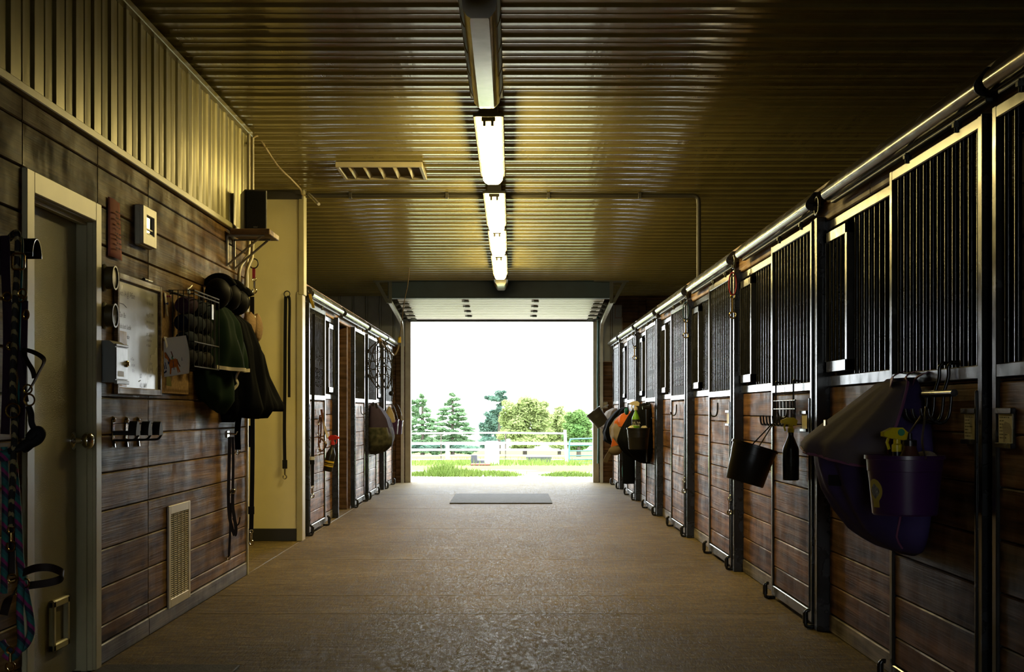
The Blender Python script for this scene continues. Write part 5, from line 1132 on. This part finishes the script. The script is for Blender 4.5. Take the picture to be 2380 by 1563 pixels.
# card holders
def card(y0, y1, z0, z1, x, label, lines=True, pic=False):
    t = thing('card_holder', label, 'card', (x, (y0+y1)/2, z0), group='stall card holders')
    q = MB(); q.box(x-.002, x-.008, y0, y1, z0, z1, .002); q.box(x-.002, x-.02, y0-.004, y1+.004, z1-.02, z1, .002); q.box(x-.002, x-.02, y0-.004, y1+.004, z0, z0+.018, .002); q.build('holder', M_BLACK, parent=t, smooth=0)
    q = MB(); q.box(x-.008, x-.010, y0+.012, y1-.012, z0+.016, z1-.018); q.build('paper', mat('cream_card', (.80, .72, .40), rough=.5, var=.1), parent=t, smooth=0)
    if lines:
        q = MB()
        for k in range(7): dashes(q, (x-.0102, y1-.022, z1-.034-.0115*k), (0, -1, 0), (0, 0, 1), (.10, .05, .06, .09, .04, .08, .07)[k], .007)
        q.build('print', mat('faint_print', (.22, .19, .10), rough=.8), parent=t, smooth=0)
    if pic:
        q = MB(); q.add([(x-.0106, y1-.05-a*.1, z0+.02+b*.07) for a, b in ((0, .8), (.3, 1), (.8, .9), (1, .6), (.95, 0), (.8, 0), (.75, .4), (.3, .45), (.25, 0), (.12, 0), (.1, .5))], [tuple(range(11))]); q.build('horse_picture', mat('faded_brown', (.38, .30, .16), rough=.7), parent=t, smooth=0)
card(5.375, 5.535, 1.082, 1.212, XR+.012, 'small framed feed card left of the nearest door stile')
card(4.985, 5.145, 1.076, 1.212, XR+.012, 'small framed feed card with horse picture at the right photo edge', pic=True)
card(8.45, 8.62, 1.085, 1.205, XR+.012, 'small white stall card right of the black tack rack', lines=False)
card(11.45, 11.62, 1.09, 1.21, XR+.012, 'small white stall card on the third right door', lines=False)
# tack rack with hanging bucket and bottle
t = thing('tack_rack', 'black wire tack rack with upturned prongs on the second right door', 'rack', (1.63, 9.0, 1.08))
q = MB(); xr = 1.635
for y in (9.30, 8.72): q.tube(smoothpath([(xr+.045, y, 1.375), (xr+.005, y, 1.378), (xr, y, 1.36), (xr, y, 1.12)], 4), .0055, 8)
for z in (1.265, 1.215): q.tube([(xr, 9.36, z), (xr, 8.66, z)], .005, 8)
q.tube([(xr, 9.36, 1.122), (xr, 8.66, 1.122)], .005, 8); q.tube([(xr-.07, 9.36, 1.118), (xr-.07, 8.66, 1.118)], .005, 8)
q.build('wire_frame', M_BLACK, parent=t, smooth=60)
for i in range(7):
    y = 9.34-.11*i; q = MB(); q.tube(smoothpath([(xr, y, 1.265), (xr, y, 1.14), (xr-.012, y, 1.12), (xr-.07, y, 1.118), (xr-.085, y, 1.13), (xr-.09, y, 1.175)], 4), .0055, 8); q.build('prong', M_BLACK, parent=t, smooth=60)
tl = V((.28, 0, .96)).normalized(); c = at(1730, 1123, 8.75)
t = bucket('black bucket hanging tilted from the tack rack', c, .134, .228, M_BLKPL, tilt=tl)
p_ = V((xr-.075, 9.0, 1.118)); top = c+tl*.222
q = MB(); q.tube([top+V((0, -.137, 0)), p_+V((0, -.02, .004)), p_+V((0, .02, .004)), top+V((0, .137, 0))], .004, 6); q.build('bail', M_BLACK, parent=t, smooth=60)
YEL = MATS['yellow_plastic']
bottle('black spray bottle with yellow trigger hanging under the tack rack', at(1838, 1117, 8.66), .047, .275, mat('black_green_bottle', (.008, .014, .014), rough=.3), YEL, PI, 1.1, bands=[(.30, .50, mat('dark_label', (.02, .03, .035), rough=.4, var=.6, scale=60), 'label_band')])
# --- farther items ---
t = thing('horse_rug', 'black rug hanging behind the green bottle and black tub', 'horse rug', (XR, 18.0, .6))
drape(1, 17.75, 18.6, [(1.30, .05), (1.26, .16), (1.15, .23), (1.0, .30), (.85, .34), (.75, .30), (.66, .22), (.58, .08)], M_RUGB, 'rug', t, folds=4, amp=.1, seed=2.2, yprof=[.4, .6, .8, .9, 1, 1, .8, .5])
c = at(1484, 1045, 17.5)
tb = bucket('black tub hanging on the fifth right door, green bottle behind it', c, .136, .25, M_BLKPL, name='tub', flat=((1, 0, 0), .13)); c2 = c
for dx, dy, lab in ((-.07, 0, 'white rag heaped at the left of the black tub'), (.06, .02, 'white rag heaped at the right of the black tub')):
    q = MB(); q.ball(c+V((dx*1.15, dy, .235)), .045, .06, .035, 12, 8, .25); tag(q.build('rag', mat('white_rag', (.62, .56, .44), rough=.95, bump=.6, bscale=30), smooth=70), lab, 'rag')
gb = bottle('lime green spray bottle with white trigger above the black tub', c+V((-.03, .01, .185)), .046, .27, mat('lime_green_plastic', (.16, .42, .02), rough=.35), mat('cream_white_plastic', (.62, .54, .38), rough=.4), 2.9, 1.35, bands=[(.36, .60, mat('black_label', (.015, .018, .012), rough=.5), 'label_band')])
q = MB(); text(q, 'ULTRA', .030, c+V((-.072, -.036, .30)), (1, 0, 0), (0, 0, 1)); text(q, 'SHIELD', .026, c+V((-.072, -.036, .272)), (1, 0, 0), (0, 0, 1)); q.build('lettering', M_PAPER, parent=gb, smooth=0)
t = thing('hook_rack', 'black hook rack on the fifth right door over the black tub', 'hooks', (1.6, 17.6, 1.2))
q = MB(); q.tube([at(1493, 949, 17.5), at(1511, 946, 17.5)], .022, 8); q.tube(smoothpath([at(1509, 936, 17.5), at(1513, 948, 17.5), at(1504, 952, 17.5), at(1503, 965, 17.5), at(1504, 1075, 17.5)], 4), .010, 6); q.build('rack', M_BLACK, parent=t, smooth=60)
t = thing('leg_boots', 'long black travel boots hanging below the black tub', 'boots', (1.55, 19.0, .3))
q = MB(); q.grid(lambda u, v: at(1461, 1052+73*v, 18.9)+V((.085*math.cos(2*PI*u)*(1-.1*v), .05*math.sin(2*PI*u), 0)), 16, 6, wrapu=True); q.build('boot', M_RUGB, parent=t, smooth=180)
q = MB(); q.tube(smoothpath([at(1450, 1055, 18.9), at(1448, 1100, 18.9), at(1452, 1124, 18.9)], 5), .014, 6); q.tube(smoothpath([at(1469, 1075, 18.9), at(1471, 1100, 18.9), at(1468, 1124, 18.9)], 5), .012, 6); q.build('boot_strap', M_TEALW, parent=t, smooth=60)
t = thing('carry_bag', 'grey and orange drawstring bag hanging on the sixth right door', 'bag', (XR, 20.8, .7))
M_GBAG = mat('grey_bag_fabric', (.24, .20, .17), rough=.85, spec=.12)
M_ORG = mat('orange_cloth', (.62, .15, .035), rough=.8, spec=.12)
drape(1, 20.5, 21.2, [(1.16, .12), (1.10, .20), (.98, .27), (.85, .27), (.74, .22), (.66, .12)], M_GBAG, 'bag', t, folds=3, amp=.12, seed=1, yprof=[.5, .7, .9, 1, .9, .5])
drape(1, 20.4, 20.95, [(1.20, .05), (1.16, .14), (1.06, .20), (.99, .20)], M_ORG, 'orange_flap', t, folds=2, amp=.15, seed=2)
q = MB(); q.prism([at(1424, 1018, 20.2), at(1437, 1035, 20.2), at(1420, 1040, 20.2)], (0, .02, 0)); q.build('orange_patch', M_ORG, parent=t, smooth=0)
t = thing('girth_strap', 'brown girth strap with buckle dangling below the grey bag', 'girth', (1.3, 20.3, .6))
q = MB(); q.strap(smoothpath([at(1436, 1040, 20.2), at(1424, 1046, 20.2), at(1414, 1058, 20.2), at(1406, 1075, 20.2)], 5), .06, .012, (1, .2, .3)); q.ball(at(1430, 1048, 20.2), .09, .06, .06, 12, 8, .1); q.build('strap', mat('brown_felt', (.13, .10, .07), rough=.85), parent=t, smooth=60)
t = thing('horse_rug', 'black rug hanging left of the grey and orange bag', 'horse rug', (XR, 21.5, .8))
drape(1, 21.3, 22.1, [(1.26, .05), (1.2, .15), (1.05, .27), (.9, .32), (.78, .30), (.70, .15)], M_RUGB, 'rug', t, folds=3, amp=.12, seed=.3, yprof=[.4, .7, 1, 1, .9, .6])
q = MB(); q.ball(at(1456, 957, 19.9), .03, .05, .045, 12, 8, .15); tag(q.build('teal_sponge', M_TEALW, smooth=60), 'small teal sponge between the rugs of the sixth right door', 'sponge')
t = thing('horse_rug', 'taupe rug hanging on the last right door by the doorway', 'horse rug', (XR, 23.8, .9))
drape(1, 23.4, 24.2, [(1.25, .05), (1.2, .14), (1.08, .22), (.95, .25), (.88, .12)], M_GBAG, 'rug', t, folds=3, amp=.12, seed=4, yprof=[.4, .7, 1, 1, .7])
bt = bucket('dark grey bucket hanging tilted beside the doorway on the right', at(1402, 988, 22.8), .125, .26, mat('charcoal_plastic', (.05, .05, .048), rough=.4), tilt=V((-.45, 0, .6)).normalized())
q = MB(); q.tube(smoothpath([at(1388, 958, 22.7), at(1398, 950, 22.9), at(1408, 945, 23.3), at(1414, 942, 23.6)], 4), .005, 6); q.build('bail', M_STEELD, parent=bt, smooth=60)
t = thing('outlet_box', 'small grey outlet box on the boards right of the doorway', 'outlet', at(1405, 948, YF-.03))
q = MB(); p_ = at(1405, 942, YF-.02); q.box(p_.x-.055, p_.x+.055, YF-.05, YF-.001, p_.z-.055, p_.z+.055, .006); q.build('box', mat('grey_box', (.40, .38, .36), rough=.5), parent=t, smooth=0)
for s in (-1, 1): q = MB(); q.box(p_.x-.03, p_.x+.03, YF-.053, YF-.049, p_.z+s*.024-.016, p_.z+s*.024+.016, .002); q.build('socket', mat('cream_plastic', (.62, .58, .42)), parent=t, smooth=0)
q = MB(); q.tube(smoothpath([at(1388, 708, 25.2), at(1390, 760, 25.2), at(1389, 900, 25.2), at(1391, 1000, 25.2), at(1390, 1078, 25.2)], 5), .016, 8); q.tube(smoothpath([at(1388, 708, 25.2), at(1384, 704, 25.3), at(1386, 715, 25.3)], 4), .012, 6)
tag(q.build('hanging_rope', mat('teal_hose', (.04, .14, .15), rough=.6), smooth=60), 'teal rope hanging down the right doorway jamb', 'rope')
# tie hooks by the posts under the header
hk = None
hl = ['beside the nearest rail gap', 'holding the red-looped snap', 'holding the blue-looped snap', 'bare, fourth post from the camera', 'bare, fifth post from the camera', 'bare, last post before the doorway']
for i, y in enumerate(posts_r):
    if hk is None:
        hk = thing('tie_hook', 'black wire tie hook under the right header, '+hl[i], 'hook', (XR+.05, y+.02, 2.3), group='tie hooks under the right header'); hy = y
        q = MB(); yy = y-.10
        q.tube(smoothpath([(XR+.055, yy+.06, 2.35), (XR-.0, yy+.05, 2.345), (XR-.005, yy-.02, 2.36), (XR-.005, yy-.06, 2.33), (XR-.005, yy-.05, 2.28), (XR-.005, yy+.03, 2.27), (XR-.005, yy+.05, 2.295)], 4), .007, 8); q.build('hook', M_BLACK, parent=hk, smooth=60)
    else: copy_tree(hk, (0, y-hy, 0), 'black wire tie hook under the right header, '+hl[i])
def tie(y, m, label, bm=M_BRASS, loop=.085):
    p = V((XR-.012, y-.10, 2.27)); t = thing('cross_tie', label, 'cross tie', p-V((0, 0, .35)))
    q = MB(); q.ring(p-V((0, 0, .03)), .035, .005, (.8, .3, 0), 18, 6); q.build('ring', M_STEELD, parent=t, smooth=60)
    q = MB(); q.tube([p+V((.0+.028*math.cos(a), .0, -.12+loop*math.sin(a))) for a in [2*PI*k/18 for k in range(18)]], .006, 6, closed=True); q.build('loop', m, parent=t, smooth=60)
    q = MB(); q.ring(p-V((0, 0, .215)), .016, .005, (0, 1, 0)); q.tube([p-V((0, 0, .23)), p-V((0, 0, .33))], .009, 8); q.ring(p-V((0, 0, .352)), .024, .006, (0, 1, 0)); q.build('snap', bm, parent=t, smooth=60)
tie(11.3, M_REDW, 'short cross tie with red loop and brass snap on the second post'); tie(14.3, mat('blue_webbing', (.03, .08, .16), rough=.7), 'short cross tie with blue loop and brass snap on the third post'); tie(20.2, M_BLKWEB, 'short black cross tie with snap on the fifth right post')
for y, z, lab in ((11.33, .55, 'chrome bull snap hanging low on the second right post'), (14.33, .55, 'chrome bull snap hanging low on the third right post'), (20.23, .4, 'chrome bull snap hanging low on the fifth right post')):
    t = thing('latch_snap', lab, 'snap', (XR, y, z-.12)); q = MB(); q.tube([(XR-.001, y, z+.02), (XR-.012, y, z+.02), (XR-.014, y, z)], .005, 6); snap(q, (XR-.016, y, z), L=.15, r=.007); q.build('snap', M_CHROME, parent=t, smooth=60)
# mats
def floor_mat(label, x0, x1, y0, y1, rot=0):
    t = thing('rubber_mat', label, 'mat', ((x0+x1)/2, (y0+y1)/2, 0), group='floor mats')
    q = MB(); q.box(x0, x1, y0, y1, 0.001, .014, .004); q.build('mat', mat('grey_rubber_mat', (.055, .05, .042), rough=.75, scale=30, var=.3, bump=.5, bscale=80), parent=t, smooth=0)
floor_mat('grey rubber mat lying in the middle of the aisle near the doorway', -.80, .535, 19.55, 21.75)
floor_mat('dark ribbed door mat at the bottom photo edge by the cream door', -1.90, -1.27, 5.9, 7.06)
# ---------- outdoors ----------
def gz(Y): return -.024*max(0, Y-26.8)
def ground_mat():
    m = bpy.data.materials.new('gravel_and_grass'); m.use_nodes = True
    nt = m.node_tree; b = nt.nodes['Principled BSDF']; L = nt.links
    tc = _n(nt, 'ShaderNodeNewGeometry')
    n = _n(nt, 'ShaderNodeTexNoise'); n.inputs['Scale'].default_value = .22; n.inputs['Detail'].default_value = 6; L.new(tc.outputs['Position'], n.inputs['Vector'])
    n2 = _n(nt, 'ShaderNodeTexNoise'); n2.inputs['Scale'].default_value = 3; n2.inputs['Detail'].default_value = 6; L.new(tc.outputs['Position'], n2.inputs['Vector'])
    sp = _n(nt, 'ShaderNodeSeparateXYZ'); L.new(tc.outputs['Position'], sp.inputs[0])
    # gravel apron near the barn, grass beyond
    a = _n(nt, 'ShaderNodeMapRange'); a.inputs[1].default_value = 31; a.inputs[2].default_value = 44; L.new(sp.outputs['Y'], a.inputs[0])
    ad = _n(nt, 'ShaderNodeMath', operation='ADD'); L.new(a.outputs[0], ad.inputs[0]); L.new(n.outputs[0], ad.inputs[1])
    r = _n(nt, 'ShaderNodeMapRange'); r.inputs[1].default_value = .62; r.inputs[2].default_value = .95; L.new(ad.outputs[0], r.inputs[0])
    gm = _n(nt, 'ShaderNodeMix', data_type='RGBA'); L.new(n2.outputs[0], gm.inputs['Factor']); gm.inputs['A'].default_value = (.11, .135, .045, 1); gm.inputs['B'].default_value = (.17, .19, .075, 1)
    mx = _n(nt, 'ShaderNodeMix', data_type='RGBA'); L.new(r.outputs[0], mx.inputs['Factor']); mx.inputs['A'].default_value = (.36, .34, .30, 1); L.new(gm.outputs['Result'], mx.inputs['B'])
    L.new(mx.outputs['Result'], b.inputs['Base Color']); b.inputs['Roughness'].default_value = 1.0; b.inputs['Specular IOR Level'].default_value = 0
    return m
q = MB(); yy = [YF+1.29, 26.8, 30, 36, 45, 60, 80, 120, 200, 400, 560]; xs = [-260, -60, -12, -4, 4, 12, 60, 260]
for y in yy: 
    for x in xs: q.v.append(V((x, y, gz(y)-.002)))
for j in range(len(yy)-1):
    for i in range(len(xs)-1): w_ = len(xs); q.face([j*w_+i, j*w_+i+1, (j+1)*w_+i+1, (j+1)*w_+i])
structure(q.build('ground', ground_mat(), smooth=180), 'pale gravel yard and paddock grass beyond the doorway')
# barn's outer front so the doorway light is real: eave wall above and beside
q = MB(); q.box(-14, OPL-.1, YF+.15, YF+.3, 0, 4.2); q.box(OPR+.1, 14, YF+.15, YF+.3, 0, 4.2); q.box(OPL-.1, OPR+.1, YF+.15, YF+.3, OPZ+.1, 4.2); structure(q.build('wall_outside', M_GREYSID, smooth=0))
q = MB(); q.box(-14, 14, YB-.5, YF+.6, 3.62, 3.7); structure(q.build('roof', M_GREYSID, smooth=0))
# grass
M_GRASS = mat('grass_blades', (.075, .125, .02), rough=.9, var=.3, scale=1.2, spec=.1, col2=(.14, .19, .04))
def grass(label, n, x0, x1, y0, y1, h, seed):
    r = random.Random(seed); q = MB()
    for i in range(n):
        u = r.random(); x = x0+(x1-x0)*u+r.gauss(0, .12); y = y0+(y1-y0)*r.random()+r.gauss(0, .25); z = gz(y)
        if math.sin(x*5.3+seed)+math.sin(y*2.1+x*2.7)+r.gauss(0, .7) < -.9: continue
        hh = h*(.4+.8*r.random())*(.45+.55*math.sin(PI*min(1, max(0, u*.9+.08)))); a = r.random()*PI; d = V((math.cos(a), math.sin(a), 0))*.012; l = V((r.gauss(0, .35), r.gauss(0, .35), 1))*hh
        q.add([V((x, y, z))-d, V((x, y, z))+d, V((x, y, z))+d*.4+l*.6, V((x, y, z))+l], [(0, 1, 2, 3)])
    tag(q.build('grass', M_GRASS, smooth=0), label, 'grass', kind='stuff')
grass('green grass tufts at the left edge of the gravel outside the door', 5200, -2.0, .05, 28.9, 31.5, .13, 1)
grass('green grass tufts at the right edge of the gravel outside the door', 2200, .75, 1.8, 28.9, 31.0, .09, 2)
grass('leafy weed clump left of centre just outside the door', 700, -1.6, -1.0, 30.2, 31.2, .28, 3)
grass('long paddock grass along the fence line', 6000, -4, 4, 46, 60, .22, 4)
# fence
M_FENCE = mat('white_fence_vinyl', (.55, .56, .56), rough=.5, var=.03)
M_TPOST = mat('brown_steel_post', (.06, .045, .035), rough=.7)
t = thing('paddock_fence', 'white five-rail paddock fence across the yard', 'fence', (-1, 55, gz(55)))
Yf = 55
for py, hh in ((1008, .03), (1031, .034), (1047.5, .024), (1060, .018), (1069, .015)):
    z = at(0, py, Yf).z; a = at(880, py, Yf).x; b = at(1311, py, Yf).x
    q = MB(); q.strap(smoothpath([(a, Yf, z-.02), ((a*2+b)/3, Yf, z+.01), ((a+2*b)/3, Yf, z+.02), (b, Yf, z)], 5), hh*2, .03, (0, 0, 1)); q.build('rail', M_FENCE, parent=t, smooth=30)
for px in (1025, 1175): 
    p = at(px, 1008, Yf); q = MB(); q.box(p.x-.02, p.x+.02, Yf+.02, Yf+.06, gz(Yf), p.z+.03); q.build('steel_post', M_TPOST, parent=t, smooth=0)
for px, top in ((1313, 1000),):
    p = at(px, top, Yf); q = MB(); q.tube([(p.x+.06, Yf, gz(Yf)), (p.x, Yf, p.z)], .055, 12); q.build('post', M_FENCE, parent=t, smooth=60)
t = thing('paddock_fence', 'farther white rail fence seen behind the nearer one', 'fence', (-1, 70, gz(70)))
for py, a, b in ((1032, 900, 1385), (1046, 900, 1300)):
    p = at(a, py, 70); r_ = at(b, py, 70); q = MB(); q.box(p.x, r_.x, 69.97, 70.03, p.z-.05, p.z+.05); q.build('rail', M_FENCE, parent=t, smooth=0)
for px in (1040,):
    p = at(px, 1028, 70); q = MB(); q.box(p.x-.09, p.x+.09, 69.95, 70.12, gz(70), p.z, .01); q.build('post', M_FENCE, parent=t, smooth=0)
t = thing('paddock_gate', 'teal tubular gate right of the white fence post', 'gate', (2.9, 53, gz(53)))
q = MB(); Yg = 53; M_GATE = mat('teal_gate_paint', (.035, .12, .12), rough=.5); x0 = at(1323, 0, Yg).x; x1 = at(1420, 0, Yg).x
z = [at(0, k, Yg).z for k in (1021, 1036, 1049, 1060, 1069, 1077)]
q.tube(smoothpath([(x0, Yg, z[-1]-.0), (x0, Yg, z[1]), (x0+.04, Yg, z[0]-.05), (x0+.16, Yg, z[0]), (x1, Yg, z[0]+.03)], 5), .028, 8)
for k in z[1:]: q.tube([(x0, Yg, k), (x1, Yg, k+.02)], .022, 8)
q.build('gate_tubes', M_GATE, parent=t, smooth=60)
# yard things
t = thing('jump_block', 'tall white block standing in the yard before the fence', 'block', (-.6, 48, gz(48)))
a = at(1127, 1083, 48); b = at(1160, 1026, 48); q = MB(); q.box(a.x, b.x, 47.8, 48.2, gz(48), b.z, .04); q.build('block', mat('white_block_paint', (.72, .72, .72), rough=.5), parent=t, smooth=0)
t = thing('mounting_block', 'grey two-step mounting block left of the white block', 'mounting block', (-1.1, 47.2, gz(47.2)))
a = at(1095, 1079, 47.2); b = at(1109, 1058, 47.2); c = at(1126, 1070, 47.2); q = MB(); q.box(a.x, b.x, 47.0, 47.5, gz(47.2), b.z, .01); q.box(b.x, c.x, 47.0, 47.5, gz(47.2), c.z, .01); q.build('steps', mat('slate_grey_plastic', (.03, .03, .04), rough=.6), parent=t, smooth=0)
q = MB(); a = at(1094, 1086, 46.6); b = at(1144, 1078, 46.6); q.box(a.x, b.x, 46.4, 46.8, gz(46.6), b.z, .02); tag(q.build('red_pole', mat('faded_red_paint', (.13, .035, .022), rough=.7), smooth=0), 'faded red ground pole in front of the mounting block', 'pole')
t = thing('water_trough', 'black stock tank lying by the fence right of the white block', 'trough', (.95, 54, gz(54)))
a = at(1222, 1062, 54); b = at(1282, 1076, 54); q = MB(); q.prism([(a.x, 53.7, a.z), (b.x, 53.7, a.z), (b.x-.03, 53.7, gz(54)), (a.x+.08, 53.7, gz(54))], (0, .5, 0)); q.build('tank', mat('black_tank', (.02, .02, .022), rough=.5), parent=t, smooth=0)
# trees
def leafmat(name, c1, c2):
    m = mat(name, c1, rough=.8, scale=.8, col2=c2, spec=.1); nt = m.node_tree; b = nt.nodes['Principled BSDF']
    tr_ = nt.nodes.new('ShaderNodeBsdfTranslucent'); mx = nt.nodes.new('ShaderNodeMixShader'); mx.inputs[0].default_value = .35
    src = b.inputs['Base Color'].links[0].from_socket; nt.links.new(src, tr_.inputs['Color'])
    out = nt.nodes['Material Output']; nt.links.new(b.outputs[0], mx.inputs[1]); nt.links.new(tr_.outputs[0], mx.inputs[2]); nt.links.new(mx.outputs[0], out.inputs['Surface'])
    return m
L_PINE = leafmat('pine_needles', (.085, .155, .075), (.15, .24, .12)); L_BLUE = leafmat('blue_green_leaves', (.055, .11, .085), (.10, .17, .12))
L_LIME = leafmat('yellow_green_leaves', (.19, .24, .08), (.27, .32, .13)); L_MID = leafmat('mid_green_leaves', (.09, .18, .05), (.16, .25, .08)); L_BARK = mat('tree_bark', (.06, .05, .04), rough=.9)
def tree(label, Y, blobs, m, leaf, n, seed, trunk=None, lobe=6):
    """blobs: (px, py, rx_px, ry_px) crown masses measured at depth Y"""
    r = random.Random(seed); k = Y/FPX
    cx = at(sum(b[0] for b in blobs)/len(blobs), 957, Y).x
    t = thing('tree', label, 'tree', (cx, Y, gz(Y)), group='trees beyond the paddock')
    # every crown mass gets smaller lobes around its edge so the outline is ragged
    lobes = []
    for b in blobs:
        lobes.append((b[0], b[1], b[2]*.82, b[3]*.82, 1.0))
        for i in range(lobe):
            a = r.random()*2*PI; s_ = r.uniform(.22, .5); d = r.uniform(.75, 1.12)
            lobes.append((b[0]+math.cos(a)*b[2]*d, b[1]+math.sin(a)*b[3]*d, b[2]*s_, b[3]*s_*.85, .75))
    q = MB(); tot = sum(b[2]*b[3]*b[4] for b in lobes)
    for b in lobes:
        c = at(b[0], b[1], Y+r.uniform(-1, 1)*b[2]*k); rx, rz = b[2]*k, b[3]*k; ry = rx
        for i in range(int(2.6*n*b[2]*b[3]*b[4]/tot)):
            d = V((r.gauss(0, 1), r.gauss(0, 1), r.gauss(0, 1))).normalized()*(1.15*r.random()**.45)
            p = c+V((d.x*rx, d.y*ry, d.z*rz)); a = V((r.gauss(0, 1), r.gauss(0, 1), r.gauss(0, .6))).normalized(); w_ = a.orthogonal().normalized(); s_ = leaf*.48*(.5+r.random())
            q.add([p-a*s_, p-w_*s_*.5, p+a*s_, p+w_*s_*.5], [(0, 1, 2, 3)])
        if b[4] == 1: q.ball(c, rx*.5, ry*.5, rz*.5, 8, 5, .15)
    q.build('crown', m, parent=t, smooth=0)
    if trunk:
        q = MB(); pa = at(trunk[0], trunk[1], Y); q.tube([(pa.x, Y, gz(Y)-.1), pa], [.16, .07], 8); q.build('trunk', L_BARK, parent=t, smooth=60)
def conifer(px, top, base, w, step=11):
    out = []; y = top
    while y < base:
        f = (y-top)/(base-top); hw = (3+w*f**.85)*RNG.uniform(.65, 1.12); k = int(2+f*3)
        for i in range(k):
            o = (i-(k-1)/2)/(max(1, k-1)/2+1e-6) if k > 1 else 0
            out.append((px+o*hw*.75+RNG.uniform(-3, 3), y+abs(o)*5+RNG.uniform(-2, 2), hw/k*.95+3, 4.2))
        y += step
    return out
tree('tall pine at the left edge of the doorway view', 105, conifer(978, 916, 1056, 50)+[(962, 935, 7, 5), (960, 948, 9, 5)], L_PINE, .22, 5200, 1, (982, 925), 2)
tree('tall pointed pine left of centre in the doorway view', 112, conifer(1052, 914, 1056, 62), L_PINE, .22, 5600, 2, (1052, 925), 2)
tree('dark blue-green tree in the gap between pines and pale trees', 150, [(1128, 1000, 16, 22), (1146, 985, 14, 22), (1138, 970, 10, 14), (1158, 1000, 14, 22), (1135, 1026, 26, 12)], L_BLUE, .26, 2200, 3, (1135, 990))
tree('leaning dark treetop rising behind the pale green tree', 128, [(1160, 916, 12, 9), (1150, 928, 14, 7), (1168, 932, 9, 12), (1135, 924, 9, 4), (1160, 952, 8, 9), (1147, 956, 10, 4), (1156, 975, 9, 14)], L_BLUE, .2, 1500, 4, (1160, 940))
tree('broad pale yellow-green tree right of centre', 100, [(1188, 950, 18, 18), (1178, 975, 20, 24), (1222, 938, 22, 20), (1212, 965, 30, 24), (1250, 948, 20, 16), (1245, 975, 28, 26), (1205, 1005, 34, 22), (1250, 1008, 26, 20), (1270, 965, 10, 14), (1225, 1028, 40, 14)], L_LIME, .22, 6500, 5, (1220, 960))
tree('low pale green tree behind the white fence post', 118, [(1300, 965, 18, 16), (1290, 990, 22, 22), (1316, 985, 22, 24), (1275, 1010, 24, 18), (1305, 1015, 24, 18), (1298, 1034, 26, 10)], L_LIME, .22, 3000, 6, (1300, 985))
tree('dense green bush tree at the right edge of the doorway view', 92, [(1345, 968, 18, 18), (1358, 985, 16, 20), (1340, 1000, 24, 20), (1330, 978, 16, 16), (1360, 1015, 18, 18), (1335, 1022, 20, 14), (1348, 1036, 22, 10)], L_MID, .2, 3800, 7, (1345, 990))
tree('dark bush under the pines behind the fence rails', 90, [(1000, 1040, 22, 7), (1060, 1040, 26, 8), (1090, 1044, 18, 6), (965, 1038, 14, 8), (1028, 1038, 16, 8)], L_BLUE, .18, 2200, 8)
# low wooded rise on the horizon
q = MB(); q.grid(lambda u, v: V((-60+120*u, 300+20*v, gz(300)-1+(5.2+1.2*math.sin(9*u)+.6*math.sin(31*u))*math.sin(PI*.5*min(1, v*3))*(1-max(0, v-.5)))), 60, 6); structure(q.build('hill', mat('hazy_woods', (.13, .155, .11), rough=1, scale=.15, spec=0), smooth=180), 'hazy wooded rise on the horizon')  # distance haze is put into the pale greyed colour

q = MB(); q.add([(-40, YB-40, -.02), (40, YB-40, -.02), (40, YB-.01, -.02), (-40, YB-.01, -.02)], [(0, 1, 2, 3)]); structure(q.build('ground', mat('pale_gravel', (.36, .34, .30), rough=1, spec=0), smooth=0))
